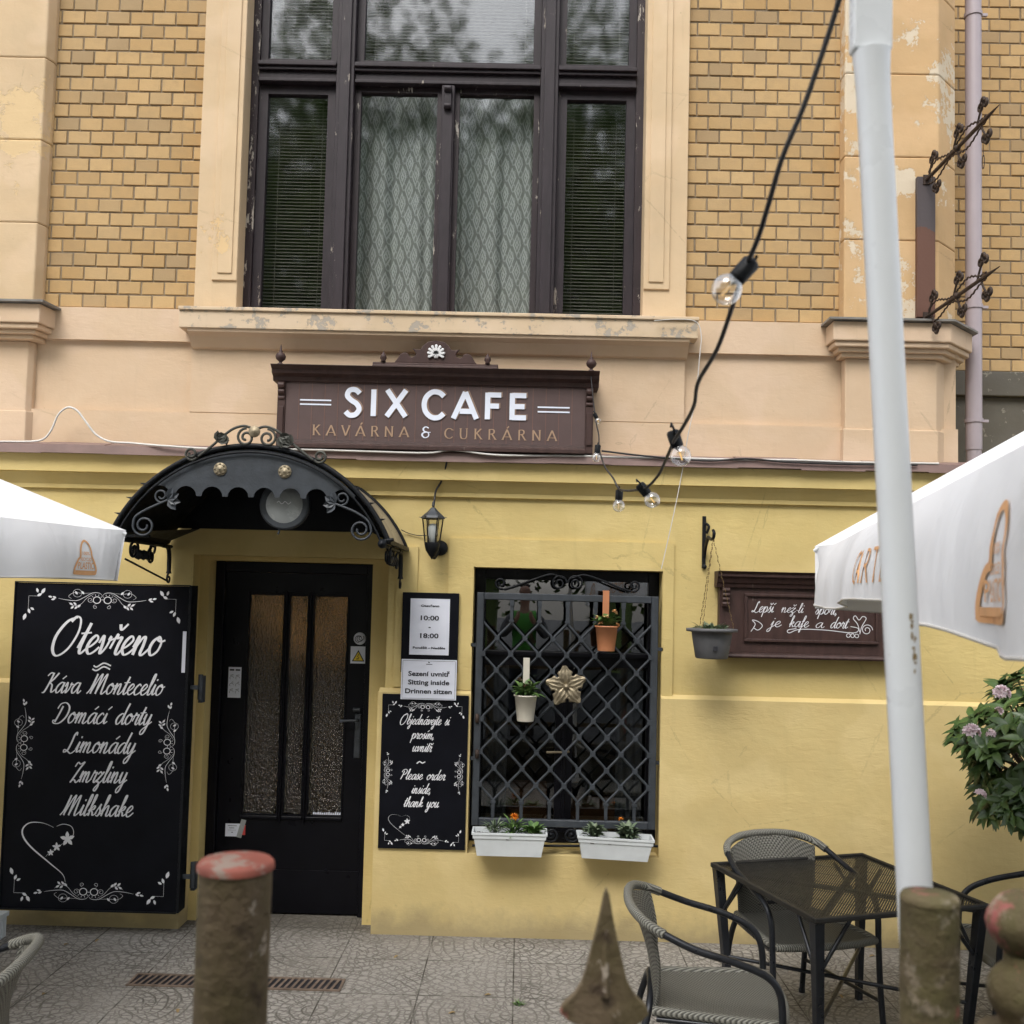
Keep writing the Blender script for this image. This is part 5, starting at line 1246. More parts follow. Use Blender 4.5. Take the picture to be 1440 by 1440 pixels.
def arm(z):
    w = MB(); L = .86; x = bx
    w.tube([(x,PBY-.02,z),(x,PBY-L+.10,z),(x,PBY-L-.03,z+.0)], [.011,.011,.002], 6)
    for s in (1, -1):
        pts = [(x, PBY-.05-.0-t, z+s*(.035+.020*sin(t*16))) for t in [i*.02 for i in range(36)]]
        w.tube([(a, b, c+.004*((i % 2)*2-1)) for i, (a, b, c) in enumerate(pts)], .005, 5)
        for k, t in enumerate((.10, .42, .70)):
            y = PBY-t-(.04 if s < 0 else 0)
            w.tube(cr([(x,y+.05,z),(x,y+.02,z+s*.05),(x,y-.01,z+s*.085)],4), .006, 5)
            for (dy, dz) in ((0,.11),(.028,.09),(-.028,.09)):
                w.tube([(x+.004, y-.01+dy+.017*cos(a), z+s*dz+.017*sin(a)) for a in [j*pi/5 for j in range(11)]], .0085, 5)
    for t in (.42,): w.lathe([(0,-.02),(.016,-.012),(.02,0),(.016,.012),(0,.02)], (x, PBY-t, z), 8, 'y')
    w.obox((x,PBY-.022,z), (.02,0,0), (0,.004,0), (0,0,.028))
    return build('iron_arm', w, m_rustiron, PB)
arm(Z(1303,255,PBY)); arm(Z(1300,445,PBY)-.01)
w = MB(); y = PBY-.72; z = Z(1303,255,PBY)-.12
w.tube([(bx,y+.012*cos(a),z-.09+.035*sin(a)) for a in [i*pi/6 for i in range(13)]], .0025, 5); w.tube([(bx,y,z-.055),(bx,y,z)], .002, 5); build('ring', w, m_rustiron, PB)

# ---- cables
def cp(l, Y): return [tuple(P(a,b,Y)) for a, b in l]
w = MB(); w.tube(cr(cp([(-30,622),(0,621),(40,621),(60,618),(72,605),(82,583),(95,573),(108,577),(120,592),(135,611),(155,621),(183,623)], -.10)+cp([(230,627),(300,631),(420,632),(520,635),(600,637),(628,633),(650,634),(700,640)],-.145)+cp([(800,641),(880,643),(940,644),(1020,646),(1110,647),(1200,650),(1320,652)], -.125),5), .0062, 6)
tag(build('white_cable', w, m_cable), 'white electric cable running along the brown ledge above the yellow wall', 'cable')
w = MB(); w.tube(cr(cp([(846,634),(870,637),(905,641),(950,645),(1000,648),(1050,645),(1110,650),(1200,653),(1290,654)], -.14),5), .0055, 6)
tag(build('black_cable', w, m_blackcable), 'black cable lying on the ledge right of the shop sign', 'cable')
w = MB(); w.tube(cr(cp([(920,451),(950,449),(978,452),(986,470),(984,500),(978,560),(968,610)], -.16)+cp([(958,670),(948,720),(938,765),(930,800)], -.10),5), .0028, 5)
tag(build('thin_wire', w, m_cable), 'thin pale wire hanging from the sill corner down to the barred window', 'wire')
# ================================================================== STRING LIGHTS
def PD(px, py, d): return P(px, py, -D+d)
SL = empty('string_light', tuple(PD(831,524,5.5)), 'black festoon cable with clear globe bulbs sagging from sign finial towards the white pole', 'string light')
w = MB(); path = [(1196,-60,1.22),(1180,0,1.25),(1158,70,1.27),(1130,150,1.29),(1100,222,1.31),(1080,290,1.34),(1066,335,1.37),(1052,368,1.40),(1040,400,1.45),(1028,437,1.50),(1008,492,1.60),(982,537,1.72),(976,570,1.83),(962,598,1.96),(948,620,2.05),(937,645,2.3),(926,668,2.5),(909,686,2.65),(895,689,2.9),(880,690,3.2),(870,687,3.4),(862,672,3.8),(850,655,4.2),(843,632,4.5),(842,612,4.8),(838,592,5.1),(834,560,5.35),(831,530,5.5),(829,520,5.52)]
w.tube([p for p in cr([tuple(PD(*q)) for q in path], 5)], .0037, 6); build('cable', w, m_blackcable, SL)
def bulb(px, py, d, dirpx, r=.0225):
    c = PD(px, py, d); s = PD(dirpx[0], dirpx[1], d); ax = (s-c).normalized(); rot = ax.to_track_quat('Z','Y').to_matrix().to_4x4(); M_ = Matrix.Translation(c) @ rot
    w = MB(); w.lathe([(0,-r)]+[(r*sin(t), -r*cos(t)) for t in [pi*j/14 for j in range(1, 13)]]+[(r*.52, r*.95)], (0,0,0), 20); w.xf(M_); g = build('bulb', w, m_bulbglass, SL)
    w = MB(); w.lathe([(0,r*.8),(r*.55,r*.85),(r*.60,r*1.0),(r*.62,r*2.3),(r*.5,r*2.5),(0,r*2.55)], (0,0,0), 14); w.tube([(r*.5,0,r*2.0),(r*1.1,0,r*2.5),(r*.7,0,r*3.1),(0,0,r*2.9)], r*.12, 5); w.xf(M_); build('socket', w, m_black, g, label=None)
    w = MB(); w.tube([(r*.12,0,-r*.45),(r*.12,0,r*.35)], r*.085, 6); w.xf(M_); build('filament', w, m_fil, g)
    w = MB(); w.tube([(-r*.12,0,r*.9),(-r*.12,0,-r*.5)], r*.03, 5); w.tube([(r*.15,0,r*.9),(r*.15,0,.3*r)], r*.03, 5); w.lathe([(0,r*.9),(r*.3,r*.8),(r*.1,r*.45),(0,r*.4)], (0,0,0), 8); w.xf(M_); build('filament_support', w, m_cable, g)
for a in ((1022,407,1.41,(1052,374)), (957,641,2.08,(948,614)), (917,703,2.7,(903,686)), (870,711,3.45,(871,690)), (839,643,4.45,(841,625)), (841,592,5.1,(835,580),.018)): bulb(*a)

# ================================================================== UMBRELLAS
def umbrella(name_label, corners, ztop, apex, bottom, pole_xy, print_side, prints):
    root = empty('parasol', (pole_xy[0], pole_xy[1], G), name_label, 'parasol')
    n = 36; cs = [Vector((*c, 0)) for c in corners]; ctr = sum(cs, Vector())/4
    def val(k, s, h, off=0.):
        # point on valance of side k: s along (0..1), h height fraction above the bottom edge (metres if prints)
        a, b = cs[k], cs[(k+1) % 4]; p = a.lerp(b, s); d = (b-a).normalized(); o = Vector((d.y, -d.x, 0))
        if o.dot(p-ctr) < 0: o = -o
        zb = bottom(k, s); z = zb+h
        rel = max(0., 1-(z-zb)/(ztop-zb))
        round_ = -.05*math.exp(-(min(s,1-s)/.012)**2)*rel
        wv = (.022*sin(s*19+k)+.012*sin(s*41+2*k)+.006*sin(s*83))*rel*min(1, min(s,1-s)*12)
        return Vector((p.x, p.y, 0))+o*(wv+off+round_-.065*(1-rel)**2.5*min(1, min(s,1-s)*22))+Vector((0,0,z))
    w = MB()
    for k in range(4):
        rows = 6; vs = []
        for i in range(n+1):
            s = i/n; zb = bottom(k, s)
            for j in range(rows+1): vs.append(val(k, s, (ztop-zb)*j/rows))
        w.add(vs, [(i*(rows+1)+j, (i+1)*(rows+1)+j, (i+1)*(rows+1)+j+1, i*(rows+1)+j+1) for i in range(n) for j in range(rows)], True)
    V = build('valance', w, m_cloth, root)
    w = MB()
    for k in range(4):
        w.tube([val(k, i/n, .002, .001) for i in range(n+1)], .0035, 5)
    build('hem', w, m_cable, root)
    w = MB(); ap = Vector(apex)
    for k in range(4):
        vs = []; rows = 14
        for i in range(n+1):
            s = i/n; e = val(k, s, ztop-bottom(k, s)); 
            for j in range(rows+1):
                t = j/rows; p = e.lerp(ap, t); sag = -.10*sin(pi*t)*sin(pi*s)-.012*sin(pi*t*.5)*sin(s*pi*6)*(1-t); vs.append(p+Vector((0,0,sag)))
        w.add(vs, [(i*(rows+1)+j, (i+1)*(rows+1)+j, (i+1)*(rows+1)+j+1, i*(rows+1)+j+1) for i in range(n) for j in range(rows)], True)
    build('canopy', w, m_cloth, root)
    for k in range(4):
        w = MB(); w.tube([cs[k]+Vector((0,0,ztop-.02)), ap-Vector((0,0,.06))], .010, 6); build('rib', w, m_pole, root)
    w = MB(); w.tube([(pole_xy[0],pole_xy[1],G+.08),(ap.x,ap.y,ap.z-.02)], .024, 14); build('pole', w, m_pole, root)
    w = MB(); w.lathe([(0,G+.07),(.06,G+.07),(.25,G+.05),(.26,G),(0,G)], (pole_xy[0],pole_xy[1],0), 24); build('base', w, m_greypot, root)
    w = MB(); w.lathe([(.0,-.05),(.05,-.05),(.05,.0),(.03,.02),(0,.02)], tuple(ap-Vector((0,0,.04))), 14); build('hub', w, m_black, root)
    for mat_, polys in prints:
        w = MB()
        for (vs, fs) in polys:
            Ls = (cs[(print_side+1)%4]-cs[print_side]).length
            def mp(v):
                s = min(max(v[0]/Ls, 0), .9999); i = int(s*n); f_ = s*n-i; out_ = []
                for si in (i/n, (i+1)/n):          # follow the same flat facets as the cloth
                    zb = bottom(print_side, si); H_ = ztop-zb; t_ = min(max((v[2]-zb)/H_*6, 0), 5.9999); j_ = int(t_)
                    out_.append(val(print_side, si, H_*j_/6, .0035-v[1]).lerp(val(print_side, si, H_*(j_+1)/6, .0035-v[1]), t_-j_))
                return out_[0].lerp(out_[1], f_)
            w.add([mp(v) for v in vs], fs)
        build('print', w, mat_, V)
    return root
def bottle(s0, z0, hgt, wid):
    mb = MB(); T = lambda x, z: (s0+x*wid, z0+z*hgt)
    prof = [(-.5,.03),(-.48,.18),(-.36,.42),(-.26,.5),(-.24,.70),(-.16,.9),(0,1),(.16,.93),(.26,.75),(.28,.55),(.34,.44),(.46,.2),(.46,.05),(.36,.0),(-.42,.0)]
    mb.ribbon([T(*p) for p in cr(prof+[prof[0]], 4)], wid*.075, 0)
    mb.poly([T(-.46,.02),T(.42,.02),T(.44,.10),T(-.46,.10)], -.001)
    for s, zc, h, wd in (('100%',.62,.10,.34),('RECYCLED',.44,.10,.50),('PLASTIC',.25,.20,.72)): sans(mb, s, T(0,0)[0], T(0,zc)[1], hgt*h, -.0012, .012, wid*wd)
    return mb
ptsz = [(0,1.95),(.2,1.935),(.42,1.968),(.62,1.962),(.8,1.915),(.93,1.878),(1.,1.885)]
def bot_r(k, s):
    if k == 0:
        for (a, za), (b, zb) in zip(ptsz, ptsz[1:]):
            if s <= b: t = (s-a)/(b-a); t = t*t*(3-2*t); return za+(zb-za)*t
        return 1.885
    return 1.90+.03*sin(s*9+k)*sin(pi*s)+.035*min(1,abs(s-.5)*2)
d_ = Vector((.68-1.27, -4.28+1.38)); e_ = Vector((1.27,-1.38))+d_*1.06; Ls = (e_-Vector((1.27,-1.38))).length
dn = d_.normalized(); out = Vector((-dn.y, dn.x))     # towards +X
cA = Vector((1.27,-1.38)); cD = cA+out*3.0; cC = e_+out*3.0
logo = MB(); cap_ = []
sans(logo, "CARTE D'OR", 1.75, 2.065, .105, 0, -.012, .84)
hz_ = 2.185; hx_ = 1.74; lg2 = logo; logo = MB()
logo.ribbon([(hx_+.06*cos(a), hz_+.036*sin(a)) for a in [i*pi/10 for i in range(21)]], .007, 0); logo.ribbon(cr([(hx_,hz_-.02),(hx_-.03,hz_+.008),(hx_-.018,hz_+.02),(hx_,hz_+.006),(hx_+.018,hz_+.02),(hx_+.03,hz_+.008),(hx_,hz_-.02)],5), .006, 0)
bt = bottle(2.84, 1.935, .175, .21)
umbrella('white cloth parasol at right with orange printing on its valance, partly behind the white pole', [tuple(cA), tuple(e_), tuple(cC), tuple(cD)], 2.205, (cA.x+(cC.x-cA.x)/2, cA.y+(cC.y-cA.y)/2, 3.08), bot_r,
         ((cA.x+cC.x)/2, (cA.y+cC.y)/2), 0, [(m_orange, [(logo.v, logo.f)]), (m_orange, [(lg2.v, lg2.f)]), (m_orange, [(bt.v, bt.f)])])
nA = Vector((-2.62,-3.80)); fA = Vector((-1.965,-.84)); dl = (fA-nA).normalized(); outl = Vector((-dl.y, dl.x)); LL = (fA-nA).length
bt2 = bottle(LL-.27, 2.012, .155, .13)
def bot_l(k, s): return 1.985+.012*sin(s*8+k)*sin(pi*s)
c3 = fA+outl*3.0; c4 = nA+outl*3.0
umbrella('white cloth parasol at left whose valance corner touches the awning', [tuple(nA), tuple(fA), tuple(c3), tuple(c4)], 2.235, ((nA.x+c3.x)/2, (nA.y+c3.y)/2, 3.02), bot_l,
         ((nA.x+c3.x)/2, (nA.y+c3.y)/2), 0, [(m_orange, [(bt2.v, bt2.f)])])

# ================================================================== FOREGROUND POLE AND FENCE
YP = -4.36
a = P(1225,70,YP); b = P(1286,1250,YP); dv = (b-a)/(b.z-a.z)
def pz(z): return a+dv*(z-a.z)
WP = empty('white_pole', tuple(pz(G)), 'thin leaning white painted metal pole crossing the whole right foreground', 'pole')
w = MB(); r = .0225
w.tube([pz(.1), pz(1.0), pz(2.0), pz(a.z-.06)], r, 20); 
zz = a.z-.06; w.tube([pz(zz-.001), pz(zz+.03), pz(zz+.055)], [r, r*1.04, r*1.12], 20); build('tube', w, m_pole, WP)
w = MB(); t = pz(zz+.055); w.box(t.x-.028, t.x+.026, t.y-.012, t.y+.012, t.z, t.z+.55); build('square_tube', w, m_pole, WP, bevel=.004)
w = MB(); random.seed(9)
for k in range(18):
    py = 862+random.random()**.7*88; t_ = P(1279, py, YP); ctr = pz(t_.z); xo = .006+.0028*(py-862)/88+random.uniform(-.002,.003); yo = -math.sqrt(r*r-xo*xo)-.0006
    s1, s2 = random.uniform(.0008,.0028), random.uniform(.001,.006); w.add([(ctr.x+xo-s1,ctr.y+yo,t_.z-s2*.3),(ctr.x+xo,ctr.y+yo,t_.z-s2),(ctr.x+xo+s1,ctr.y+yo+.0004,t_.z),(ctr.x+xo+s1*.3,ctr.y+yo,t_.z+s2),(ctr.x+xo-s1*.8,ctr.y+yo,t_.z+s2*.6)], [(0,1,2,3,4)])
build('rust_stain', w, m_dry, WP)
w = MB(); w.lathe([(0,.12),(.03,.12),(.032,.06),(.09,.05),(.09,0),(0,0)], tuple(pz(G)), 20); build('foot_plate', w, m_pole, WP)

FY = -4.53
FE = empty('iron_fence', (0, FY, .45), 'rusty olive brown iron fence with round posts and a flat spear in the near foreground', 'fence')
def post(px, wpx, py, cap, pm=m_post):
    c = P(px, py, FY); r = wpx/2*1.15/F
    w = MB(); w.lathe([(r,.46),(r,c.z-.004),(r*1.01,c.z-.003)], (c.x,FY,0), 28); p = build('post', w, pm, FE)
    w = MB(); rc = r*(1.06 if cap is m_postcap else 1.0); w.lathe([(rc,c.z-.006),(rc,c.z),(rc*.92,c.z+.004),(0,c.z+.005)], (c.x,FY,0), 28); build('cap', w, cap, p)
post(332, 99, 1214, m_postcap); post(1307, 77, 1262, m_moss, m_moss); 
post(-420, 80, 1260, m_post); post(2080, 80, 1260, m_post)
def spear(px):
    k = 1.15/F; c = P(px, 1248, FY); outl_ = [(0,0),(4,10),(9,38),(15,64),(21,88),(27,112),(32,128),(41,143),(57,158),(61,167),(50,178),(32,186),(18,200),(10,235),(10,420)]
    poly_ = [(c.x+a*k, c.z-b*k) for a, b in outl_]+[(c.x-a*k, c.z-b*k) for a, b in outl_[::-1][:-1]]
    w = MB(); n = len(poly_); T_ = .006
    vs = [(x,FY-T_,z) for x, z in poly_]+[(x,FY+T_,z) for x, z in poly_]; w.add(vs, [tuple(range(n))[::-1], tuple(range(n,2*n))]+[(i,(i+1)%n,(i+1)%n+n,i+n) for i in range(n)])
    w.tube([(c.x,FY-.004,c.z-.03),(c.x,FY-.006,c.z-.12)], [.002,.006], 6); w.box(c.x-.008,c.x+.008,FY-.008,FY+.008,.46,c.z-.3)
    build('spear', w, m_post, FE, bevel=.0015)
for px in (853, -200): spear(px)
def balls(px, py):
    c = P(px, py, FY+.02); r = .0375
    w = MB(); w.lathe([(0,r)]+[(r*sin(t)*(1+.03*sin(5*t)), r*cos(t)) for t in [pi*j/12 for j in range(1,12)]]+[(r*.5,-r*.95),(r*.5,-r*1.2)]+[(r*1.0*sin(t), -r*2.1+r*cos(t)) for t in [pi*j/12 for j in range(3,10)]]+[(r*.6,-r*3.2),(r*1.25,-r*3.3),(r*1.3,-r*3.6),(r*.8,-r*3.8),(r*.5,-r*6)], tuple(c), 24)
    w.tube([(c.x,c.y,c.z-r*6),(c.x,c.y,.46)], .012, 10); build('ball_finial', w, m_moss, FE)
balls(1436, 1298)
w = MB()
for z in (1.22, .62): w.box(-2.2, 2.2, FY-.014, FY+.014, z-.02, z+.02)
build('rail', w, m_post, FE)

# ================================================================== FURNITURE
def make_chair():
    root = empty('cafe_chair', (0,0,0), 'x', 'chair', 'wicker cafe chairs')
    L = dict(local=True)
    half = [(.262,.235,.43),(.265,.225,.54),(.272,.18,.605),(.283,.07,.65),(.282,-.07,.685),(.262,-.18,.725)]
    back = [(.262,-.18,.725),(.235,-.24,.75),(.17,-.285,.772),(.09,-.305,.782),(0,-.31,.785)]
    for s in (1,-1):
        w = MB(); w.tube(cr([(x*s,y,z) for x, y, z in half], 6), .0135, 10); build('armrest', w, m_frame, root, **L)
        w = MB(); w.tube(cr([(.268*s,.275,0),(.263*s,.25,.22),(.262*s,.235,.43)], 6), .0135, 10); w.lathe([(0,0),(.016,0),(.016,.02),(0,.02)], (.268*s,.275,0), 10); build('leg', w, m_frame, root, **L)
        w = MB(); w.tube(cr([(.215*s,-.31,0),(.205*s,-.265,.28),(.185*s,-.235,.40),(.13*s,-.222,.455),(.06*s,-.22,.475),(0,-.22,.478)], 6), .0135, 10); w.lathe([(0,0),(.016,0),(.016,.02),(0,.02)], (.215*s,-.31,0), 10); build('leg', w, m_frame, root, **L)
        w = MB(); w.tube([(.264*s,.245,.17),(.21*s,-.288,.17)], .009, 8); w.tube([(.262*s,.23,.415),(.20*s,-.20,.405)], .010, 8); build('stretcher', w, m_frame, root, **L)
    w = MB(); full = back+[(-x,y,z) for x, y, z in back[::-1][1:]]; w.tube(cr(full, 6), .0175, 12); build('top_rail', w, m_wrap, root, **L)
    # backrest panel
    w = MB(); nu, nv = 16, 10; vs = []
    for i in range(nu+1):
        u = -1+2*i/nu
        for j in range(nv+1):
            v = j/nv; hw = .185+.035*v; x = u*hw; yt = -.30+.075*u*u; y = (-.205)*(1-v)+yt*v+.02*sin(pi*v); z = .435+(.345-.045*u*u)*v; vs.append((x,y,z))
    f = [(i*(nv+1)+j, (i+1)*(nv+1)+j, (i+1)*(nv+1)+j+1, i*(nv+1)+j+1) for i in range(nu) for j in range(nv)]
    w.add(vs, f, True); w.add([(x,y-.008,z) for x, y, z in vs], [t[::-1] for t in f], True)
    for i in (0, nu): w.tube([vs[i*(nv+1)+j] for j in range(nv+1)], .008, 6)
    build('backrest', w, m_wicker, root, **L)
    w = MB(); nu, nv = 18, 14; vs = []
    def sw(v): return .195+.06*v
    for i in range(nu+1):
        u = -1+2*i/nu
        for j in range(nv+1):
            v = j/nv; x = u*sw(v)*(1-.06*(max(0,v-.8)/.2)**2); y = -.215+.455*v+(.03*(1-u*u) if v > .9 else 0)*(v-.9)/.1; z = .442-.014*sin(pi*v)*(1-u*u)-.004; vs.append((x,y,z))
    f = [(i*(nv+1)+j, (i+1)*(nv+1)+j, (i+1)*(nv+1)+j+1, i*(nv+1)+j+1) for i in range(nu) for j in range(nv)]
    w.add(vs, f, True); w.add([(x,y,z-.012) for x, y, z in vs], [t[::-1] for t in f], True); build('seat', w, m_wicker, root, **L)
    edge = [vs[j] for j in range(nv+1)]+[vs[i*(nv+1)+nv] for i in range(1,nu+1)]+[vs[nu*(nv+1)+j] for j in range(nv-1,-1,-1)]
    w = MB(); w.tube([(x,y,z-.006) for x, y, z in edge], .0175, 10); build('seat_edge', w, m_wrap, root, **L)
    return root
proto = make_chair()
chairs = [
 ((.74,-1.86,G), -1.68, 'grey wicker armchair in front of the yellow wall, left of the bistro table'),
 ((1.30,-1.05,G), pi+.27, 'grey wicker armchair between the yellow wall and the bistro table'),
 ((2.27,-1.27,G), pi/2-.12, 'wicker armchair behind the moss covered fence post, on far side of the table'),
 ((1.58,-2.62,G), .18, 'nearest wicker armchair, only its dark arm showing beside the ball finial'),
 ((-1.79,-2.66,G), 1.75, 'wicker armchair cut off at bottom left, showing only its wrapped back rail')]
for i, (loc, rz, lab) in enumerate(chairs):
    o = proto if i == 0 else copy_tree(proto)
    o.location = loc; o.rotation_euler.z = rz; o['label'] = lab

TT = empty('bistro_table', (1.453,-1.202,G), 'square black metal bistro table with see-through slatted top', 'table', rz=.307)
TH = .72-G; S_ = .425; L = dict(local=True)
w = MB(); fr = .014
for (x0, x1, y0, y1) in ((-S_,S_,-S_,-S_+.022),(-S_,S_,S_-.022,S_),(-S_,-S_+.022,-S_+.022,S_-.022),(S_-.022,S_,-S_+.022,S_-.022)): w.box(x0, x1, y0, y1, TH-.022, TH)
build('top_frame', w, m_tabletop, TT, bevel=.005, **L)
w = MB(); c = S_-.018; step = .0140
k = -2*c*.98
while k < 2*c*.98:       # diagonal strips x-y = k
    a0 = (max(-c, -c+k), max(-c, -c-k)); a1 = (min(c, c+k), min(c, c-k)); p0, p1 = Vector((a0[0], a0[1], TH-.012)), Vector((a1[0], a1[1], TH-.012))
    # flip so that the strips run along the other diagonal
    p0.y, p1.y = p0.y, p1.y; dd = (p1-p0)
    if dd.length > .02: w.obox((p0+p1)/2, dd/2, Vector((-dd.y,dd.x,0)).normalized()*.0034, (0,0,.0012))
    k += step
k = -2*c*.98
while k < 2*c*.98:       # thin cross ties x+y = k
    p0 = Vector((max(-c, k-c), min(c, k+c), TH-.0145)); p1 = Vector((min(c, k+c), max(-c, k-c), TH-.0145)); dd = p1-p0
    if dd.length > .02: w.obox((p0+p1)/2, dd/2, Vector((-dd.y,dd.x,0)).normalized()*.0009, (0,0,.001))
    k += .20
build('tabletop', w, m_tabletop, TT, **L)
w = MB()
for a_, b_ in (((-c,-c),(c,c)),((-c,c),(c,-c))):
    p0, p1 = Vector((*a_, TH-.035)), Vector((*b_, TH-.035)); dd = p1-p0; w.obox((p0+p1)/2, dd/2, Vector((-dd.y,dd.x,0)).normalized()*.014, (0,0,.008 if a_[1] < 0 else .0075))
build('cross_brace', w, m_frame, TT, **L)
for sx_ in (-1,1):
    for sy_ in (-1,1):
        w = MB(); x, y = sx_*(S_-.028), sy_*(S_-.028); xb_, yb_ = sx_*(S_-.075), sy_*(S_-.075)
        for (ww, wd) in ((.026,.006),):
            # angle-iron leg, tapered and splayed inwards
            vs = []
            for (cx_, cy_, z, h_) in ((x,y,TH-.023,.022),(xb_,yb_,.0,.014)):
                for (u, v) in ((-1,-1),(1,-1),(1,1),(-1,1)): vs.append((cx_+u*h_, cy_+v*h_, z))
            w.add(vs, [(0,3,2,1)[::-1],(4,5,6,7)[::-1],(0,1,5,4),(1,2,6,5),(2,3,7,6),(3,0,4,7)])
        build('leg', w, m_frame, TT, bevel=.003, **L)
        w = MB(); w.tube([(x-sx_*.01,y-sy_*.01,TH-.24),(x-sx_*.17,y-sy_*.02,TH-.03)], .009, 6); w.tube([(x-sx_*.01,y-sy_*.01,TH-.24),(x-sx_*.02,y-sy_*.17,TH-.03)], .009, 6); build('brace', w, m_frame, TT, **L)
w = MB(); q_ = S_-.06
w.tube([(-q_,-q_,.24),(q_,q_,.24)], .009, 8); w.tube([(-q_,q_,.259),(q_,-q_,.259)], .009, 8); build('stretcher', w, m_frame, TT, **L)

# ================================================================== GROUND DETAILS
def PG(px, py):
    d = fv + RV*((px-PX)/F) - UV*((py-PY)/F); t = (G-H)/d.z; return CAM+d*t
p0 = PG(172,1391); p1 = PG(487,1376); y0, y1 = PG(330,1391).y, PG(330,1374).y
DG = empty('drain_grate', ((p0.x+p1.x)/2, (y0+y1)/2, G), 'long narrow rusty slotted drain grate set in the paving before the door', 'drain grate')
w = MB(); w.box(p0.x, p1.x, y0, y0+.012, G+.001, G+.008); w.box(p0.x, p1.x, y1-.012, y1, G+.001, G+.008); w.box(p0.x, p0.x+.012, y0+.012, y1-.012, G+.001, G+.008); w.box(p1.x-.012, p1.x, y0+.012, y1-.012, G+.001, G+.008)
x = p0.x+.02
while x < p1.x-.03:
    w.add([(x,y0+.012,G+.007),(x+.014,y0+.012,G+.007),(x+.032,y1-.012,G+.007),(x+.018,y1-.012,G+.007)], [(0,1,2,3)]); x += .032
build('grate', w, simple('worn_grate', (.17,.125,.095), .6, .1, .4, 14, .4, 60), DG)
w = MB(); w.box(p0.x+.002, p1.x-.002, y0+.002, y1-.002, G+.0005, G+.002); build('channel', w, m_ink, DG)
# white plastic planter at left edge
px_ = X(9,1300,-.22)
PL = empty('planter', (px_-.2, -.3, G), 'small ribbed white plastic planter at far left below the menu board', 'planter')
w = MB(); w.box(px_-.38, px_, -.40, -.22, G, G+.11); w.box(px_-.39, px_+.008, -.41, -.21, G+.11, G+.135)
for k in range(6): w.box(px_+.0005, px_+.004, -.39+.03*k, -.38+.03*k, G+.005, G+.105)
build('box', w, m_white, PL, bevel=.003)
# small weeds in joints
def weed(px, py, lab):
    c = PG(px, py); w = MB(); bushy(w, (c.x,c.y,c.z), 26, .028, .007, .012, .004); tag(build('weed', w, m_herb), lab, 'weed')
weed(729, 1413, 'tiny green weed in the paving joint between door and bistro table')
# fallen leaves
random.seed(21)
fl = None
for (px, py) in ((90,1330),(140,1322),(560,1345),(690,1400),(960,1395),(1180,1400),(250,1420),(640,1425),(1230,1345),(60,1400)):
    c = PG(px, py)
    if fl is None:
        w = MB(); leaf(w, (0,0,.004), (1,.2,.05), (0,0,1), .035, .018, .3, .25, 3)
        fl = build('fallen_leaf', w, m_dry, local=True); tag(fl, 'small dry brown leaf lying on the paving slabs', 'leaf', 'fallen leaves on the paving'); o = fl
    else: o = copy_tree(fl)
    o.location = (c.x, c.y, G); o.rotation_euler.z = random.uniform(0,6)
random.seed(22)
# ================================================================== SHRUB
SH = empty('rhododendron', (2.80,-.75,G), 'leafy rhododendron bush with pale pink blossom against the yellow wall', 'shrub')
w = MB(); lf = MB(); random.seed(11)
c0 = Vector((2.86,-.80,1.21)); tips = []
w.tube(cr([(2.80,-.75,G),(2.82,-.76,.35),(2.78,-.78,.7),(2.76,-.8,1.0)],5), .025, 8)
for k in range(330):
    while True:
        v = Vector((random.uniform(-1,1), random.uniform(-1,1), random.uniform(-1,1)))
        if .3 < v.length < 1 and v.x < .55: break
    v = v.normalized()*(v.length**.45)
    rag = 1+.07*sin(v.x*7+v.z*5)+.06*sin(v.z*11)
    v = Vector((math.copysign(abs(v.x)**.75, v.x), v.y, math.copysign(abs(v.z)**.75, v.z)))
    p = c0+Vector((v.x*.64*rag, v.y*.45, v.z*.43*rag)); tips.append(p)
    if k % 2 == 0:
        b0 = Vector((2.77,-.79,.85+.3*random.random())); w.tube(cr([tuple(b0), tuple(b0.lerp(p,.5)+Vector((0,0,-.05))), tuple(p)],4), [.007]*6+[.004]*3, 5)
    dr = (p-c0).normalized()*.7+Vector((0,-.2,.55)); dr.normalize(); nl = random.randint(8,12); o1 = dr.orthogonal().normalized(); o2 = dr.cross(o1)
    for i in range(nl):
        a = 2*pi*i/nl+random.uniform(-.3,.3); e = random.uniform(.05,.75); d2 = (o1*cos(a)+o2*sin(a))*cos(e)+dr*sin(e)
        leaf(lf, p-dr*random.uniform(0,.03), d2, dr, random.uniform(.07,.105), random.uniform(.034,.048), .18, random.uniform(.1,.45), 4)
build('branches', w, m_bark, SH); build('foliage', lf, m_leaf, SH)
for (px, py, d, r) in ((1408,976,4.5,.052),(1366,1030,4.5,.052),(1393,1032,4.5,.03),(1378,1118,4.4,.035),(1404,1001,4.5,.03)):
    c = PD(px, py, d); w = MB()
    for k in range(int(26*r/.05)):
        a = random.uniform(0,2*pi); e = random.uniform(-.2,1.4); dd = Vector((cos(a)*cos(e), sin(a)*cos(e)*.8-.2, sin(e))); q_ = c+dd*r*.5
        for j in range(5):
            a2 = j*2*pi/5; o1 = dd.orthogonal().normalized(); o2 = dd.cross(o1).normalized(); leaf(w, q_, (o1*cos(a2)+o2*sin(a2))*.8+dd*.7, dd, r*.42, r*.32, .1, .2, 2)
    build('blossom', w, m_pink, SH)

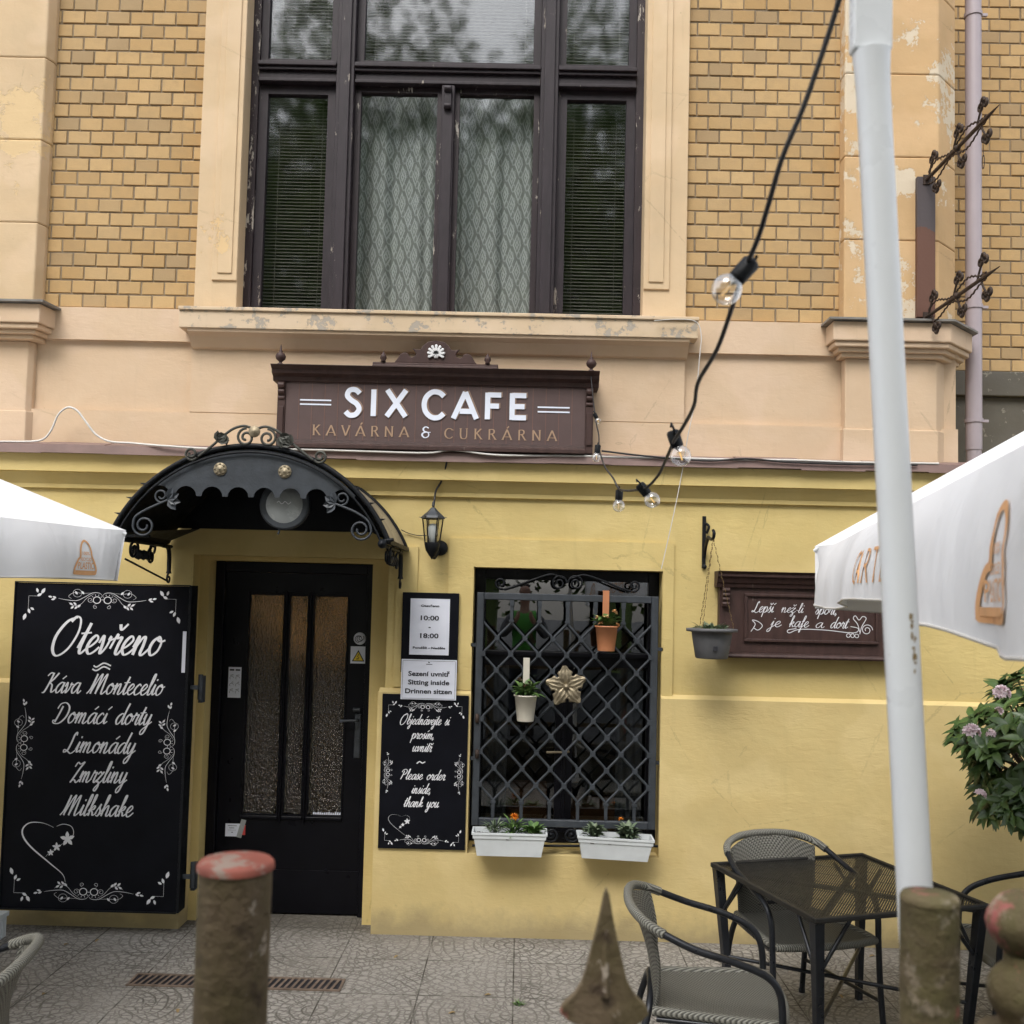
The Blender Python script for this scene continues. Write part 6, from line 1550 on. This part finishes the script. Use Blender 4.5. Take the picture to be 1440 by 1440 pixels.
# ================================================================== BEHIND THE CAMERA (mirrored in the panes)
tb = MB(); random.seed(5)
for (tx, ty, th, tr) in ((-10,-17,15,4.6),(-4,-15.5,15.5,4.2),(2.2,-16.5,16.5,4.2),(8,-15.5,14.,4.4),(14,-17,16,4.6),(-16,-18,15,4.6),(-1,-22,17.5,4.6),(5,-23,14.5,4.6),(-7,-22,15,4.6),(10,-23,15,4.6)):
    tb.tube([(tx,ty,.3),(tx+.2,ty,th*.45),(tx,ty,th*.8)], [.28,.2,.06], 8)
    for n_ in range(13000):
        a = random.uniform(0, 2*pi); c_ = random.uniform(-1, 1); r_ = random.random()**.42; q_ = math.sqrt(1-c_*c_)
        r_ *= 1+.14*sin(3*a+tx)+.12*sin(5*c_+tx)+.08*sin(8*a+6*c_)
        p = Vector((tx,ty,th*.57))+Vector((q_*cos(a)*r_*tr, q_*sin(a)*r_*tr, c_*r_*th*.44)); a = random.uniform(0,6.28); e = random.uniform(-.9,.6)
        d2 = Vector((cos(a)*cos(e), sin(a)*cos(e), sin(e))); o1 = d2.orthogonal().normalized()*random.uniform(.06,.12); L_ = random.uniform(.16,.30)
        tb.add([p-d2*L_*.5, p+o1, p+d2*L_*.5, p-o1], [(0,1,2,3)])
tag(build('tree_belt', tb, m_tree), 'row of leafy street trees across the road behind the viewer', 'trees', kind='stuff')
# the photographer, seen only as a reflection in the cafe window
def skinned(name, verts, edges, radii, m, parent, sub=2):
    me = bpy.data.meshes.new(name); me.from_pydata(verts, edges, []); me.materials.append(m)
    o = bpy.data.objects.new(name, me); col.objects.link(o); o.parent = parent
    o.modifiers.new('skin', 'SKIN'); me.skin_vertices.new() if not me.skin_vertices else None
    for i, r in enumerate(radii): me.skin_vertices[0].data[i].radius = (r, r)
    me.skin_vertices[0].data[0].use_root = True
    s = o.modifiers.new('sub', 'SUBSURF'); s.levels = s.render_levels = sub
    return o
PE = empty('person', (.03,-6.02,.30), 'photographer in green vest over grey shirt holding up a phone', 'person')
V_ = [(0,0,.92),(0,0,1.1),(0,0,1.28),(0,.0,1.42),(0,.01,1.52),(0,.02,1.60)]
body_v = V_+[(0,.03,1.70),(0,.02,1.80)]
skinned('body', body_v, [(i,i+1) for i in range(7)], [.13,.12,.13,.10,.055,.055,.085,.07], m_skin, PE)
skinned('vest', [(0,0,.95),(0,0,1.1),(0,0,1.28),(0,0,1.42),(.15,0,1.43),(-.15,0,1.43)], [(0,1),(1,2),(2,3),(3,4),(3,5)], [.155,.15,.17,.13,.08,.08], m_vest, PE)
skinned('sleeves', [(0,0,1.40),(.17,0,1.42),(.27,.03,1.18),(.13,.24,1.33),(-.17,0,1.42),(-.27,.03,1.18),(-.13,.24,1.33)], [(0,1),(1,2),(2,3),(0,4),(4,5),(5,6)], [.09,.07,.055,.045,.07,.055,.045], m_sleeve, PE)
skinned('trousers', [(0,0,.95),(.09,0,.85),(.10,.01,.48),(.10,-.01,.08),(-.09,0,.85),(-.10,.01,.48),(-.10,-.01,.08)], [(0,1),(1,2),(2,3),(0,4),(4,5),(5,6)], [.14,.10,.075,.06,.10,.075,.06], m_trouser, PE)
skinned('hands', [(.13,.24,1.33),(.08,.28,1.42),(.07,.29,1.50)], [(0,1),(1,2)], [.035,.035,.02], m_skin, PE); skinned('hands', [(-.13,.24,1.33),(-.08,.28,1.42),(-.07,.29,1.50)], [(0,1),(1,2)], [.035,.035,.02], m_skin, PE)
skinned('hair', [(0,-.02,1.76),(0,-.01,1.83)], [(0,1)], [.09,.07], m_hair, PE)
for s in (-1,1):
    w = MB(); w.box(.10*s-.045,.10*s+.045,-.08,.18,0,.09); build('shoe', w, m_hair, PE, bevel=.02, local=True)

# ================================================================== CAMERA, LIGHT, WORLD
cd = bpy.data.cameras.new('camera'); co = bpy.data.objects.new('camera', cd); col.objects.link(co)
Mx = Matrix((( RV.x, UV.x, -fv.x, CAM.x),(RV.y, UV.y, -fv.y, CAM.y),(RV.z, UV.z, -fv.z, CAM.z),(0,0,0,1)))
co.matrix_world = Mx
cd.sensor_width = 36; cd.sensor_fit = 'HORIZONTAL'; cd.lens = F/1440*36
cd.shift_x = -(PX-720)/1440; cd.shift_y = (PY-720)/1440
cd.clip_start = .03; cd.clip_end = 500
cd.dof.use_dof = True; cd.dof.focus_distance = 5.3; cd.dof.aperture_fstop = cd.lens/5.5
sc.camera = co

el, az = math.radians(52), math.radians(200)     # direction towards the sun: behind the viewer, slightly left
sd = bpy.data.lights.new('sun', 'SUN'); sd.energy = 1.5; sd.angle = math.radians(25); sd.color = (1,.97,.92)
so = bpy.data.objects.new('sun', sd); col.objects.link(so)
dirv = Vector((sin(az)*cos(el), cos(az)*cos(el), sin(el))); so.rotation_euler = dirv.to_track_quat('Z','Y').to_euler()
wd = bpy.data.worlds.new('World'); sc.world = wd; wd.use_nodes = True; t = wd.node_tree
sky = t.nodes.new('ShaderNodeTexSky'); sky.sky_type = 'NISHITA'; sky.sun_disc = False; sky.sun_elevation = el; sky.sun_rotation = az; sky.dust_density = 3; sky.air_density = 1.2
hs = t.nodes.new('ShaderNodeHueSaturation'); hs.inputs['Saturation'].default_value = .28; hs.inputs['Value'].default_value = 2.15
bg = t.nodes['Background']; bg.inputs[1].default_value = .15
t.links.new(sky.outputs[0], hs.inputs['Color']); t.links.new(hs.outputs[0], bg.inputs[0])
sc.view_settings.view_transform = 'Standard'; sc.view_settings.look = 'None'; sc.view_settings.exposure = 0
sc.render.engine = 'CYCLES'; sc.cycles.max_bounces = 5; sc.cycles.diffuse_bounces = 3; sc.cycles.glossy_bounces = 2; sc.cycles.transmission_bounces = 3; sc.cycles.transparent_max_bounces = 16; sc.cycles.caustics_reflective = False; sc.cycles.caustics_refractive = False; sc.cycles.use_denoising = True; sc.cycles.use_adaptive_sampling = True; sc.cycles.adaptive_threshold = .025; sc.cycles.adaptive_min_samples = 16
